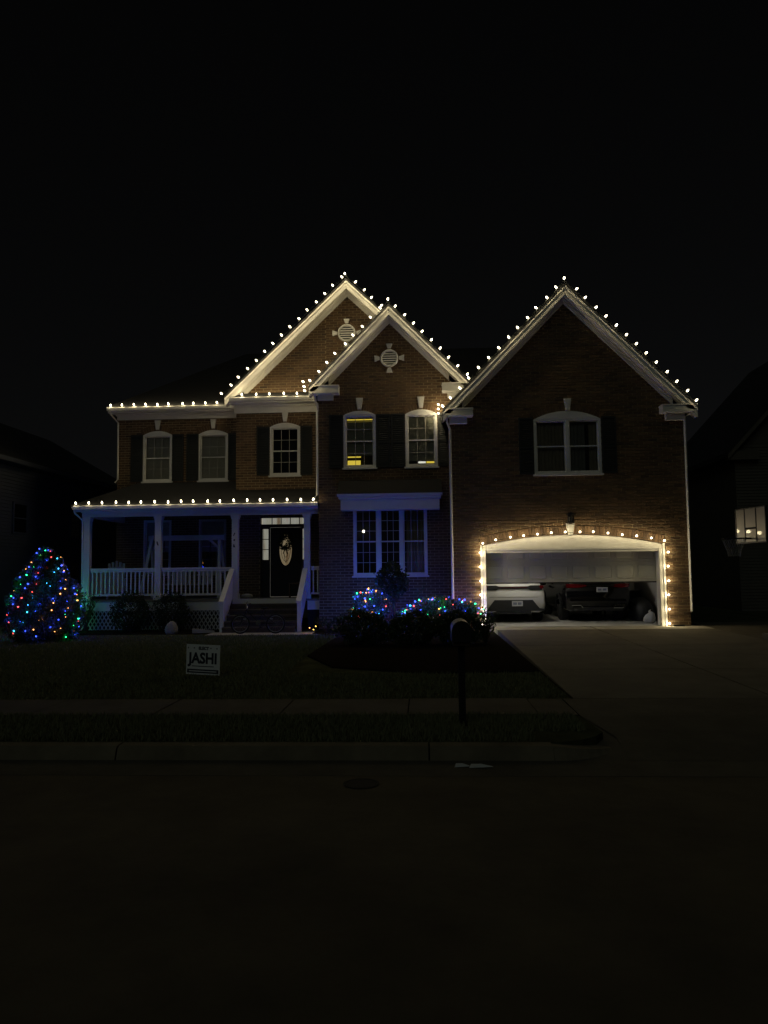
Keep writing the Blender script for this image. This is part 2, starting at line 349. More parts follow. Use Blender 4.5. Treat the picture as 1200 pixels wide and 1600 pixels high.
def voussoirs(xc, half, zs, rise, h, Y, single, y1=.1):
    """soldier course of bricks standing on a segmental arch"""
    r = (half*half+rise*rise)/(2*rise); zc = zs+rise-r; A = math.asin(half/r); n = max(6, int(2*A*r/.078)); n += 1-n % 2; b = MB()
    a1 = A+.012/r
    for i in range(n):
        t0 = -a1+2*a1*i/n+.005/r; t1 = -a1+2*a1*(i+1)/n-.005/r; q = MB() if single else b
        jy = random.uniform(-.004, .003)
        poly = [(xc+rr*math.sin(t), zc+rr*math.cos(t)) for t, rr in ((t0, r), (t1, r), (t1, r+h), (t0, r+h))]
        q.prism(poly, Y-.012+jy, Y+y1)
        if single: part(q, 'arch_brick', 'brick')
    if not single: tag(part(b, 'arch_bricks', 'brick'), kind='stuff')
    # mortar behind the ring
    N_ = 16; poly = [(xc+(r+.002)*math.sin(-a1+2*a1*i/N_), zc+(r+.002)*math.cos(-a1+2*a1*i/N_)) for i in range(N_+1)] + [(xc+(r+h-.004)*math.sin(a1-2*a1*i/N_), zc+(r+h-.004)*math.cos(a1-2*a1*i/N_)) for i in range(N_+1)]
    part(MB().prism(poly, Y+.006, Y+y1+.03), 'arch_bed', 'mortar')
def keystone(xc, z0, z1, w0, w1, Y):
    poly = [(xc-w0/2, z0), (xc+w0/2, z0), (xc+w1/2, z1), (xc-w1/2, z1)]
    b = MB(); b.prism(poly, Y-.05, Y+.02); b.prism([(xc-w0*.28, z0+.03), (xc+w0*.28, z0+.03), (xc+w1*.3, z1-.03), (xc-w1*.3, z1-.03)], Y-.065, Y-.05)
    part(b, 'keystone', 'white')
def window(xa, xb, z0, zs, rise, Y, blind=(0, 1), grid=(3, 2), frame=.065, sill=True, lit=None, curtain='dark_int', split=1, depth=.1, drape=False):
    """double-hung window(s) in an opening: frame, sill, sashes, muntins, panes, blind, dark room behind"""
    wn_ = hempty('window', ((xa+xb)/2, Y, z0))
    yf = Y-.015; xc = (xa+xb)/2
    b = MB(); b.box(xa, xa+frame, yf, Y+depth, z0, zs); b.box(xb-frame, xb, yf, Y+depth, z0, zs)
    b.box(xa+frame, xb-frame, yf+.003, Y+depth, z0, z0+frame*.8); b.box(xa+frame, xb-frame, yf+.003, Y+depth, zs-frame*.6, zs)
    if rise:
        n = 14; poly = [(xa, zs+.001)] + [(xb, zs+.001)] + [(xb-(xb-xa)*i/n, arc(xb-(xb-xa)*i/n, xc, (xb-xa)/2, zs+.001, rise)) for i in range(1, n)]
        b.prism(poly, yf+.001, Y+depth)
        pin = [(xc+(x_-xc)*.84, zs+.02+(z_-zs)*.72) for x_, z_ in poly]
        b.prism(pin, yf-.012, yf+.001)
    part(b, 'frame', 'vinyl', wn_)
    if sill: part(MB().box(xa-.04, xb+.04, Y-.06, Y+.03, z0-.05, z0-.002), 'sill', 'vinyl', wn_)
    span = (xb-xa-2*frame)/split
    zi0, zi1 = z0+frame*.8, zs-frame*.6; zm = (zi0+zi1)/2
    for s in range(split):
        sa = xa+frame+s*span; sb = sa+span
        if s: part(MB().box(sa-.045, sa+.045, yf-.004, Y+depth, zi0, zi1), 'mullion', 'vinyl', wn_); sa += .045
        if s < split-1: sb -= .045
        for up in (0, 1):
            a0, a1 = (zi0, zm+.02) if not up else (zm-.02, zi1); yy = Y+.03+(.025 if not up else 0)*-1+.02; t = .035
            q = MB(); q.box(sa, sa+t, yy, yy+.03, a0, a1); q.box(sb-t, sb, yy, yy+.03, a0, a1); q.box(sa+t, sb-t, yy, yy+.03, a0, a0+t); q.box(sa+t, sb-t, yy, yy+.03, a1-t, a1)
            part(q, 'sash', 'vinyl', wn_)
            gx0, gx1, gz0, gz1 = sa+t, sb-t, a0+t, a1-t
            part(MB().box(gx0, gx1, yy+.012, yy+.016, gz0, gz1), 'pane', 'glass', wn_)
            for i in range(1, grid[0]):
                xx = gx0+(gx1-gx0)*i/grid[0]; part(MB().box(xx-.007, xx+.007, yy+.003, yy+.0115, gz0, gz1), 'muntin', 'grille', wn_)
            for j in range(1, grid[1]):
                zz = gz0+(gz1-gz0)*j/grid[1]; part(MB().box(gx0, gx1, yy+.004, yy+.011, zz-.007, zz+.007), 'muntin', 'grille', wn_)
    if blind:
        b = MB(); za = zi0+(zi1-zi0)*blind[0]; zb = zi0+(zi1-zi0)*blind[1]; k = int((zb-za)/.045)
        for i in range(k):
            zz = za+(zb-za)*(i+.5)/k
            b.prism([(Y+.112, zz-.022), (Y+.116, zz-.023), (Y+.128, zz+.021), (Y+.124, zz+.022)], xa+frame+.015, xb-frame-.015, 'x')
        part(b, 'blind', 'blind', wn_)
    if drape == 'sheer':  # curtain added in place of bluish reflections in the panes
        a, c = xb-.62, xb-.07; d_ = MB(); k = int((c-a)/.03); top = [(a+(c-a)*i/k, Y+.17+.018*math.sin(i*1.9)+.006*math.sin(i*.7)) for i in range(k+1)]
        d_.prism(top+[(x_, y_+.006) for x_, y_ in top[::-1]], z0+.05, zs-.02, 'z'); part(d_, 'curtain', 'drape', wn_)
    elif drape:
        for a, c, mm in ((xa+.02, xc-.02, 'drape'), (xc+.02, xc+.5, 'drape2'), (xb-.3, xb-.02, 'drape')):
            d_ = MB(); k = int((c-a)/.03); top = [(a+(c-a)*i/k, Y+.17+.018*math.sin(i*1.9)+.006*math.sin(i*.7)) for i in range(k+1)]
            d_.prism(top+[(x_, y_+.006) for x_, y_ in top[::-1]], z0+.05, zs-.02, 'z'); part(d_, 'curtain', mm, wn_)
    q = MB(); q.box(xa-.02, xb+.02, Y+.75, Y+.78, z0-.1, zs+rise); q.box(xa-.05, xa-.02, Y+.25, Y+.78, z0-.1, zs+rise); q.box(xb+.02, xb+.05, Y+.25, Y+.78, z0-.1, zs+rise); q.box(xa-.05, xb+.05, Y+.25, Y+.78, z0-.13, z0-.1); q.box(xa-.05, xb+.05, Y+.25, Y+.78, zs+rise, zs+rise+.03)
    part(q, 'room_lining', curtain, wn_)
    return wn_
def shutter(xa, xb, z0, z1, Y):
    s = hempty('shutter', ((xa+xb)/2, Y, z0)); b = MB(); t = .045
    b.box(xa, xa+t, Y-.04, Y, z0, z1); b.box(xb-t, xb, Y-.04, Y, z0, z1)
    zm = z0+(z1-z0)*.47
    for a, c in ((z0, z0+t*1.4), (zm-t/2, zm+t/2), (z1-t*1.2, z1)): b.box(xa+t, xb-t, Y-.038, Y, a, c)
    b.box(xa+t, xb-t, Y-.008, Y-.002, z0+t, z1-t)
    part(b, 'stile_frame', 'shutter', s)
    q = MB(); n = 26
    for i in range(n):
        zz = z0+t*1.6+(z1-z0-t*3)*(i+.5)/n
        q.prism([(Y-.034, zz-.014), (Y-.03, zz-.016), (Y-.012, zz+.016), (Y-.016, zz+.018)], xa+t, xb-t, 'x')
    tag(part(q, 'louvres', 'shutter', s), kind='stuff')

# --- garage block
GY = 20.7; GX0, GX1 = .80, 7.12; GC = 4.0; GS = 1.02; GZ = 9.42
MY = 22.0; MX0, MX1 = -3.03, 1.23; MC = -.9; MS = 1.02; MZ = 9.44
BY = 23.6; BX0 = -5.9; BC = -2.31; BS = .957; BZ = 10.89
LY = 25.0; LX0 = -10.33
DOORC, DH, DZS, DRISE = 4.03, 2.42, 2.24, .275
brick_wall(GY, GX0, GX1, -.1, 8.98, [arched(DOORC-DH, DOORC+DH, -1, DZS, DRISE, .16), arched(3.09, 4.91, 4.17, 5.68, .23, .15)], (GC, GZ-.42, GS),
           lambda x, z: z < 2.45 and (x < 1.6 or x > 6.45) and (0 < z) or (2.6 < z < 2.95 and 1.5 < x < 6.6))
part(MB().box(GX0+.004, GX0+.24, GY+.24, 28.5, -.1, 5.9), 'side_wall', 'bricktex'); part(MB().box(GX1-.24, GX1-.004, GY+.24, 28.5, -.1, 5.9), 'side_wall', 'bricktex')
part(MB().box(GX0, GX1, 28.5, 28.7, -.1, 8), 'rear_wall', 'drywall')
voussoirs(DOORC, DH, DZS, DRISE, .23, GY, True, .2)
voussoirs(4.0, .93, 5.68, .23, .19, GY, False)
keystone(DOORC-.03, 2.5, 2.81, .11, .225, GY-.02)
keystone(4.03, 5.92, 6.25, .12, .2, GY)
window(3.09, 4.91, 4.17, 5.68, .23, GY, blind=None, split=2, grid=(1, 1), curtain='dark_int', drape=True)
shutter(2.68, 3.07, 4.17, 5.74, GY); shutter(4.93, 5.32, 4.17, 5.74, GY)
# arched white panel, header and jamb trim
n = 30; xa, xb = DOORC-DH, DOORC+DH
poly = [(xa+.003, 2.16), (xb-.003, 2.16), (xb-.003, 2.238)] + [(xb-.003-(xb-xa-.006)*i/n, arc(xb-.003-(xb-xa-.006)*i/n, DOORC, DH, DZS, DRISE)-.004) for i in range(1, n)] + [(xa+.003, 2.238)]
part(MB().prism(poly, GY+.05, GY+.2), 'arch_panel', 'white')
h = MB(); h.box(xa+.003, xb-.003, GY+.02, GY+.22, 2.10, 2.158); h.box(xa+.1, xb-.1, GY+.035, GY+.3, 2.04, 2.098); part(h, 'header_trim', 'white')
for s, x_ in ((1, xa), (-1, xb)):
    j = MB(); a, b_ = sorted((x_+s*.003, x_+s*.1)); j.box(a, b_, GY-.012, GY+.32, .035, 2.10); a, b_ = sorted((x_-s*.045, x_+s*.003)); j.box(a, b_, GY-.03, GY+.01, .035, 2.25)
    part(j, 'door_jamb', 'white')
# sectional door, part open
gd = hempty('garage_door', (DOORC, GY+.33, 1.22))
for i, (za, zb) in enumerate(((1.225, 1.755), (1.762, 2.29))):
    sec = part(MB().box(xa+.06, xb-.06, GY+.34, GY+.385, za, zb), 'door_section', 'gdoor', gd)
    rp = []
    w = (xb-xa-.12)/8
    for k in range(8):
        p0, p1 = xa+.06+k*w+.075, xa+.06+(k+1)*w-.075; z0_, z1_ = za+.1, zb-.09; y0 = GY+.34
        b = MB(); o_ = .025
        b.add([(p0, y0-.001, z0_), (p1, y0-.001, z0_), (p1, y0-.001, z1_), (p0, y0-.001, z1_), (p0+o_, y0-.014, z0_+o_), (p1-o_, y0-.014, z0_+o_), (p1-o_, y0-.014, z1_-o_), (p0+o_, y0-.014, z1_-o_),
               (p0-.014, y0-.010, z0_-.014), (p1+.014, y0-.010, z0_-.014), (p1+.014, y0-.010, z1_+.014), (p0-.014, y0-.010, z1_+.014)],
              [(4, 5, 6, 7)]+[(q, (q+1) % 4, 4+(q+1) % 4, 4+q) for q in range(4)]+[(8+q, 8+(q+1) % 4, (q+1) % 4, q) for q in range(4)])
        b.v = [(x-HO.x-gd.location.x, y-HO.y-gd.location.y, z-HO.z-gd.location.z) for x, y, z in b.v]
        b.build('raised_panel', M['gdoor'], sec)
part(MB().box(xa+.06, xb-.06, GY+.335, GY+.39, 1.19, 1.223), 'bottom_seal', 'rubber', gd)
part(MB().box(xa+.06, xb-.06, GY+.6, GY+2.2, 2.80, 2.84), 'overhead_sections', 'gdoor', gd)
# garage interior
part(MB().box(GX0+.24, GX1-.24, GY+.0, 28.5, -.2, .04), 'garage_floor', 'gfloor')
part(MB().box(GX0+.24, GX1-.24, GY+.25, 28.5, 2.95, 3.1), 'garage_ceiling', 'drywall')
part(MB().box(GX0+.24, GX0+.3, GY+.25, 28.5, .04, 2.95), 'garage_lining', 'drywall'); part(MB().box(GX1-.3, GX1-.24, GY+.25, 28.5, .04, 2.95), 'garage_lining', 'drywall')

# --- middle gable
W1 = (-2.29, -1.33); W2 = (-.46, .48); WZ0, WZS = 4.62, 6.19
brick_wall(MY, MX0, MX1, -.1, 9.05, [arched(*W1, WZ0, WZS, .13, .16), arched(*W2, WZ0, WZS, .13, .16), arched(-2.02, .14, 1.45, 3.42, 0)], (MC, MZ-.42, MS),
           lambda x, z: 6.75 < z < 8.2 and -2.2 < x < .8)
part(MB().box(MX0+.004, MX0+.24, MY+.24, BY+.1, -.1, 6.9), 'side_wall', 'bricktex')
for a, b_ in (W1, W2):
    voussoirs((a+b_)/2, (b_-a)/2, WZS, .13, .2, MY, False); keystone((a+b_)/2, 6.36, 6.70, .11, .21, MY)
    shutter(a-.42, a-.02, WZ0, WZS+.02, MY); shutter(b_+.02, b_+.42, WZ0, WZS+.02, MY)
w1 = window(*W1, WZ0, WZS, .13, MY, blind=(.22, .94))
w2 = window(*W2, WZ0, WZS, .13, MY, blind=(.09, 1))
bw = window(-2.02, .14, 1.45, 3.42, 0, MY, blind=None, split=3, grid=(3, 3), frame=.06, drape='sheer')
# --- left part under the big gable, and left wing
W3 = (-4.81, -3.84); W4 = (-9.45, -8.45); W5 = (-7.53, -6.53)
brick_wall(BY, BX0, -3.0, 4.1, 10.42, [arched(*W3, 4.64, 6.2, .13, .16)], (BC, BZ-.44, BS))
brick_wall(BY+.001, -3.0, 1.2, 6.9, 10.42, [], (BC, BZ-.44, BS))
brick_wall(BY, BX0, -3.0, .4, 4.1, [arched(-5.12, -3.54, .3, 3.36, 0)])
voussoirs(-4.325, .485, 6.2, .13, .2, BY, False); keystone(-4.32, 6.37, 6.66, .11, .2, BY)
shutter(-5.23, -4.83, 4.64, 6.22, BY); shutter(-3.82, -3.45, 4.64, 6.22, BY)
window(*W3, 4.64, 6.2, .13, BY, blind=None)
brick_wall(LY, LX0, BX0, 0, 7.0, [arched(*W4, 4.69, 6.28, .14, .16), arched(*W5, 4.69, 6.28, .14, .16), arched(-9.39, -8.44, 1.55, 3.38, 0), arched(-7.5, -6.57, 1.55, 3.38, 0)])
part(MB().box(BX0+.004, BX0+.2, BY+.24, LY, .4, 6.9), 'side_wall', 'bricktex'); part(MB().box(LX0+.004, LX0+.24, LY+.24, 34, -.1, 7), 'side_wall', 'bricktex')
for a, b_ in (W4, W5):
    voussoirs((a+b_)/2, (b_-a)/2, 6.28, .14, .2, LY, False); keystone((a+b_)/2, 6.47, 6.79, .11, .2, LY)
    shutter(a-.42, a-.02, 4.69, 6.3, LY); shutter(b_+.02, b_+.4, 4.69, 6.3, LY)
    window(a, b_, 4.69, 6.28, .14, LY, blind=(0.02, 1))
window(-9.39, -8.44, 1.55, 3.38, 0, LY, blind=(.4, 1)); window(-7.5, -6.57, 1.55, 3.38, 0, LY, blind=(.4, 1))

# --- roofs and gable trim
def gable(xc, zap, sl, xl, xr, yf, yw, yb):
    zl, zr = zap-sl*(xc-xl), zap-sl*(xr-xc)
    for sx, xe, ze in ((-1, xl, zl), (1, xr, zr)):
        part(MB().prism([(xe, ze), (xc, zap), (xc, zap-.075), (xe, ze-.075)], yf-.03, yb), 'roof', 'shingle')
        f = MB(); e = .004*sx
        f.prism([(xe, ze-.078), (xc+e, zap-.078), (xc+e, zap-.33), (xe, ze-.33)], yf, yf+.03)
        f.prism([(xe, ze-.079), (xc+e, zap-.079), (xc+e, zap-.15), (xe, ze-.15)], yf-.022, yf)
        part(f, 'rake_board', 'white')
        part(MB().prism([(xe, ze-.29), (xc+e, zap-.29), (xc+e, zap-.31), (xe, ze-.31)], yf+.03, yw), 'soffit', 'white')
        q = MB(); xi = xe+(-sx)*.55; zi = zap-sl*abs(xi-xc)
        q.prism([(xi, zi-.30), (xc+e, zap-.30), (xc+e, zap-.50), (xi, zi-.50)], yw-.035, yw+.02)
        q.prism([(xi, zi-.31), (xc+e, zap-.31), (xc+e, zap-.37), (xi, zi-.37)], yw-.06, yw-.035)
        part(q, 'frieze_board', 'white')
def cornice(x0, x1, z0, z1, xa, xb, za, yf, yw):
    b = MB(); b.box(x0, x1, yf, yw, z0, z1-.03); b.box(x0-.012, x1+.012, yf-.02, yw, z1-.03, z1); b.box(x0-.005, x1+.005, yf-.01, yw, z0-.02, z0+.04)
    b.box(xa, xb, yw-.16, yw, za, z0-.021); part(b, 'cornice_return', 'white')
gable(GC, GZ, GS, .6, 7.42, 20.38, GY, 28.6)
cornice(.66, 1.42, 5.80, 5.99, .79, 1.27, 5.60, 20.38, GY); cornice(6.5, 7.40, 5.78, 5.97, 6.64, 7.13, 5.58, 20.38, GY)
gable(MC, MZ, MS, -3.27, 1.4, 21.68, MY, 26.5)
cornice(-3.26, -2.4, 6.82, 7.04, -3.04, -2.58, 6.64, 21.68, MY); cornice(.64, 1.36, 6.81, 7.03, .8, 1.24, 6.64, 21.68, MY)
gable(BC, BZ, BS, -6.2, 1.6, 23.28, BY, 31)
# horizontal eaves: pent roof under the big gable, left wing, porch
def eave(x0, x1, yf, zt, yw, zw, name='gutter'):
    b = MB(); b.prism([(yf, zt), (yf-.012, zt-.02), (yf+.012, zt-.11), (yf+.1, zt-.12), (yf+.1, zt)], x0, x1, 'x'); part(b, name, 'white')
    part(MB().box(x0, x1, yf+.101, yf+.13, zt-.17, zt-.01), 'fascia', 'white')
    part(MB().box(x0, x1, yf+.13, yw, zt-.17, zt-.15), 'soffit', 'white')
eave(-6.05, -3.28, 23.2, 7.10, BY, 0)
part(MB().prism([(23.22, 7.11), (23.62, 7.33), (23.62, 7.26), (23.22, 7.06)], -6.0, -3.29, 'x'), 'roof', 'shingle')
part(MB().box(-5.96, -3.04, BY-.05, BY+.02, 6.66, 6.93), 'frieze_board', 'white'); part(MB().box(-5.99, -3.04, BY-.09, BY-.05, 6.86, 6.93), 'crown_moulding', 'white')
eave(-10.55, -5.92, 24.55, 7.18, LY, 0)
part(MB().box(-10.35, -5.9, LY-.05, LY+.02, 6.82, 7.01), 'frieze_board', 'white'); part(MB().box(-10.38, -5.9, LY-.1, LY-.05, 6.95, 7.012), 'crown_moulding', 'white')
main = MB(); main.add([(-10.6, 24.57, 7.19), (3, 24.57, 7.19), (3, 29.6, 10.4), (-7.0, 29.6, 10.4), (-10.6, 34.6, 7.19), (3, 34.6, 7.19)], [(0, 1, 2, 3), (4, 0, 3), (5, 4, 3, 2)])
part(main, 'roof', 'shingle')
# --- porch
PZ = .80
part(MB().box(-10.24, -3.04, 22.14, BY, PZ-.06, PZ), 'porch_floor', 'deck'); part(MB().box(-10.24, BX0, BY, LY, PZ-.06, PZ-.001), 'porch_floor', 'deck')
part(MB().box(-10.22, -5.72, 22.16, 22.2, .48, PZ-.062), 'skirt_board', 'white'); part(MB().box(-3.4, -3.05, 22.16, 22.2, .48, PZ-.062), 'skirt_board', 'white')
part(MB().box(-5.62, -3.5, 22.12, 22.2, .66, PZ+.01), 'step_nosing', 'white')
lat = hempty('lattice', (-8, 22.2, -.1))
for i in range(38):
    for d in (1, -1):
        x0 = -10.22+i*.12
        bq = MB(); w = .035; L_ = .56
        bq.prism([(x0, -.09 if d > 0 else .48), (x0+w, -.09 if d > 0 else .48), (x0+w+L_*.6, .48 if d > 0 else -.09), (x0+L_*.6, .48 if d > 0 else -.09)], 22.19+.006*d, 22.199+.006*d)
        part(bq, 'lattice_strip', 'whitewood', lat)
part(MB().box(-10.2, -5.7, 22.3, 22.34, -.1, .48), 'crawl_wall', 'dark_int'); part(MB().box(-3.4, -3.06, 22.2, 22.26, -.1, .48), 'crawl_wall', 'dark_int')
for cx in (-10.09, -7.91, -5.58, -3.42):
    b = MB(); w = .09; y0 = 22.3
    b.box(cx-w, cx+w, y0-w, y0+w, PZ+.16, 3.18); b.box(cx-w-.025, cx+w+.025, y0-w-.025, y0+w+.025, PZ, PZ+.16); b.box(cx-w-.02, cx+w+.02, y0-w-.02, y0+w+.02, 3.18, 3.24); b.box(cx-w-.035, cx+w+.035, y0-w-.035, y0+w+.035, 3.24, 3.3)
    part(b, 'porch_column', 'white')
for z_, pl in ((2.72, [(-.03, -.04), (-.01, -.05), (.035, .04), (.01, .05)]), (2.55, [(-.02, -.02), (.02, -.03), (.03, .02), (-.01, .03)]), (2.38, [(-.03, -.04), (.035, -.05), (.0, .05), (-.02, .04)])):
    part(MB().prism([(-5.60+a, z_+b_) for a, b_ in pl], 22.203, 22.2095), 'house_numeral', 'shutter')
part(MB().prism([(-7.95, 2.53), (-7.92, 2.54), (-7.88, 2.42), (-7.92, 2.42)], 22.203, 22.2095), 'column_ornament', 'shutter')
bm = MB(); bm.box(-10.24, -3.06, 22.2, 22.4, 3.302, 3.5); bm.box(-10.26, -3.06, 22.17, 22.2, 3.42, 3.5); part(bm, 'porch_beam', 'white')
part(MB().box(-10.24, -10.04, 22.4, LY, 3.302, 3.5), 'porch_beam', 'white')
eave(-10.42, -3.06, 21.92, 3.62, 22.2, 0)
part(MB().box(-10.3, -3.06, 22.2, BY, 3.5, 3.53), 'porch_ceiling', 'white'); part(MB().box(-10.3, BX0, BY, LY, 3.5, 3.531), 'porch_ceiling', 'white')
pr = MB(); pr.add([(-10.5, 21.94, 3.63), (-3.05, 21.94, 3.63), (-3.05, BY, 4.2), (BX0, BY, 4.2), (BX0, LY, 4.66), (-9.6, LY, 4.66), (-10.5, LY, 3.63)], [(0, 1, 2, 3, 4, 5), (0, 5, 6)])
pr.add([(-10.5, 21.94, 3.56), (-3.05, 21.94, 3.56), (-10.5, LY, 3.56), (-3.05, LY, 3.56)], [(0, 2, 3, 1)])
part(pr, 'porch_roof', 'shingle')
def railing(x0, x1):
    r_ = hempty('railing', ((x0+x1)/2, 22.3, PZ))
    b = MB(); b.box(x0, x1, 22.255, 22.345, 1.69, 1.75); b.box(x0, x1, 22.275, 22.325, 1.63, 1.69); part(b, 'top_rail', 'white', r_)
    part(MB().box(x0, x1, 22.27, 22.33, .92, .98), 'bottom_rail', 'white', r_)
    n = max(2, round((x1-x0)/.131)); bb = MB()
    for i in range(n):
        xx = x0+(x1-x0)*(i+.5)/n
        part(MB().box(xx-.02, xx+.02, 22.28, 22.32, .98, 1.63), 'baluster', 'white', r_)
railing(-9.98, -8.02); railing(-7.8, -5.69); railing(-3.31, -3.05)
side = hempty('railing', (-10.09, 23.6, PZ))
b = MB(); b.box(-10.13, -10.05, 22.4, LY, 1.69, 1.75); part(b, 'top_rail', 'white', side); part(MB().box(-10.12, -10.06, 22.4, LY, .92, .98), 'bottom_rail', 'white', side)
for i in range(19): part(MB().box(-10.11, -10.07, 22.5+i*.131, 22.54+i*.131, .98, 1.69), 'baluster', 'white', side)
for i in range(5):
    z1 = .66-i*.15; part(MB().box(-5.58, -3.55, 22.12-.26*(i+1), 22.12-.26*i, -.1, z1).box(-5.58, -3.55, 22.12-.26*(i+1)-.025, 22.12-.26*i-.026, z1-.05, z1+.012) if z1 > 0 else MB().box(-5.58, -3.55, 22.12-.26*(i+1), 22.12-.26*i, -.1, .02), 'step', 'step')
for sx in (-5.66, -3.47):
    w = .055
    b = MB(); b.prism([(22.2, 1.64), (22.2, .86), (21.16, 0.02), (21.16, .72)], sx-w*.6, sx+w*.6, 'x')
    b.box(sx-w, sx+w, 21.06, 21.16, -.09, .73)
    part(b, 'stair_wall', 'white')
    part(MB().prism([(22.21, 1.64), (22.21, 1.70), (21.02, .78), (21.02, .72)], sx-w-.02, sx+w+.02, 'x'), 'hand_rail', 'white')
# --- front door unit
door = hempty('front_door', (-4.33, 23.7, PZ)); DY = 23.72
b = MB()
for x0, x1 in ((-5.12, -5.06), (-4.87, -4.82), (-3.84, -3.79), (-3.6, -3.54)): b.box(x0, x1, DY-.05, DY+.1, PZ, 3.08)
b.box(-5.12, -3.54, DY-.052, DY+.1, 3.3, 3.36); b.box(-5.12, -3.54, DY-.052, DY+.1, 3.0, 3.1)
for x0, x1 in ((-5.06, -4.87), (-3.79, -3.6)): b.box(x0, x1, DY-.02, DY+.06, PZ, 1.98); b.box(x0, x1, DY-.02, DY+.06, 2.95, 3.0)
part(b, 'door_frame', 'door', door)
ox, oz, orx, orz = -4.33, 2.28, .20, .49; N_ = 32
ov = [(ox+orx*math.cos(2*math.pi*i/N_), oz+orz*math.sin(2*math.pi*i/N_)) for i in range(N_)]
def onrect(a, x0, x1, z0, z1):
    c, s = math.cos(a), math.sin(a); t = min((x1-ox)/c if c > 1e-6 else (x0-ox)/c if c < -1e-6 else 9e9, (z1-oz)/s if s > 1e-6 else (z0-oz)/s if s < -1e-6 else 9e9); return (ox+c*t, oz+s*t)
dx0, dx1, dz0, dz1 = -4.815, -3.845, PZ+.02, 2.995
ang = [2*math.pi*i/N_ for i in range(N_)]
rc = [onrect(a, dx0, dx1, dz0, dz1) for a in ang]
for cxy in ((dx0, dz0), (dx1, dz0), (dx0, dz1), (dx1, dz1)):
    k = min(range(N_), key=lambda i: (rc[i][0]-cxy[0])**2+(rc[i][1]-cxy[1])**2); rc[k] = cxy
sl = MB(); sl.add([(x, DY, z) for x, z in rc]+[(x, DY, z) for x, z in ov]+[(x, DY+.045, z) for x, z in ov], [(i, (i+1) % N_, N_+(i+1) % N_, N_+i) for i in range(N_)]+[(N_+i, N_+(i+1) % N_, 2*N_+(i+1) % N_, 2*N_+i) for i in range(N_)])
for x0, x1, z0, z1 in ((-4.72, -4.40, .98, 1.62), (-4.26, -3.94, .98, 1.62)):
    sl.box(x0, x1, DY-.008, DY+.001, z0, z1); sl.box(x0+.04, x1-.04, DY-.018, DY-.008, z0+.04, z1-.04)
slab = part(sl, 'door_slab', 'door', door)
q = MB(); ring = [(ox+(orx+.012)*math.cos(a), DY-.006, oz+(orz+.012)*math.sin(a)) for a in ang+[0]]; q.tube(ring, .016, 5, False); part(q, 'oval_moulding', 'door', door)
part(MB().add([(x, DY+.03, z) for x, z in ov], [tuple(range(N_))]), 'oval_pane', 'ovalglass', door)
q = MB()
for k in (.72, .34): q.tube([(ox+orx*k*math.cos(a)*(.8 if k < .5 else 1), DY+.026, oz-.06*(k < .5)+orz*k*math.sin(a)) for a in ang+[0]], .006, 4, False)
for s in (-1, 1): q.tube([(ox+s*orx*.05, DY+.024, oz-.4), (ox+s*orx*.32, DY+.024, oz-.1), (ox+s*orx*.03, DY+.024, oz+.2)], .007, 4, False)
part(q, 'lead_came', 'wood', door)
mb_ = MB(); mb_.lathe([(.012, 0), (.03, .01), (.035, .03), (.02, .05)], 10); mb_.v = [(x-3.92, DY-.01-z, 1.83+y) for x, y, z in mb_.v]; mb_.v = [(x-.83, y, z) for x, y, z in mb_.v]
part(mb_, 'door_knob', 'chrome', door)
for x0, x1, z0, z1, nx, nz in ((-5.06, -3.6, 3.1, 3.3, 5, 1), (-5.06, -4.87, 1.98, 2.95, 1, 3), (-3.79, -3.6, 1.98, 2.95, 1, 3)):
    for i in range(nx):
        for j in range(nz):
            a0, a1 = x0+(x1-x0)*i/nx, x0+(x1-x0)*(i+1)/nx; c0, c1 = z0+(z1-z0)*j/nz, z0+(z1-z0)*(j+1)/nz
            part(MB().box(a0+.006, a1-.006, DY+.02, DY+.024, c0+.006, c1-.006), 'pane', 'glass', door)
    q = MB()
    for i in range(1, nx): xx = x0+(x1-x0)*i/nx; q.box(xx-.012, xx+.012, DY+.005, DY+.04, z0, z1)
    for j in range(1, nz): zz = z0+(z1-z0)*j/nz; q.box(x0, x1, DY+.005, DY+.04, zz-.01, zz+.01)
    part(q, 'muntin', 'door', door)
# lit hallway behind the door
def lit_mat(name, cols, strength, scale):
    m = bpy.data.materials.new(name); m.use_nodes = True; nt = m.node_tree; nt.nodes.clear(); N = nt.nodes.new; L = nt.links.new
    tc = N('ShaderNodeTexCoord'); mp = N('ShaderNodeMapping'); mp.inputs['Scale'].default_value = scale; L(tc.outputs['Object'], mp.inputs[0])
    vz = N('ShaderNodeTexNoise'); vz.inputs['Scale'].default_value = 1; vz.inputs['Detail'].default_value = 2; L(mp.outputs[0], vz.inputs['Vector'])
    r = N('ShaderNodeValToRGB'); e = r.color_ramp.elements
    while len(e) < len(cols): e.new(.5)
    for i, c in enumerate(cols): e[i].position = .3+.4*i/(len(cols)-1); e[i].color = (*c, 1)
    L(vz.outputs[0], r.inputs[0]); em = N('ShaderNodeEmission'); em.inputs[1].default_value = strength; L(r.outputs[0], em.inputs[0])
    o = N('ShaderNodeOutputMaterial'); L(em.outputs[0], o.inputs[0]); m.cycles.emission_sampling = 'FRONT'; return m
M['hall'] = lit_mat('lit_hallway', [(.22, .13, .07), (.5, .46, .36), (.56, .54, .47), (.52, .42, .34)], .58, (4, 1, .8))
M['yroom'] = emit('lit_yellow_room', (1, .72, .08), .8); M['wroom'] = emit('lit_white_room', (1, .95, .8), .9)
hl = MB(); hl.box(-5.3, -3.4, 24.6, 24.63, PZ, 3.5); part(hl, 'hallway_wall', 'hall', door)
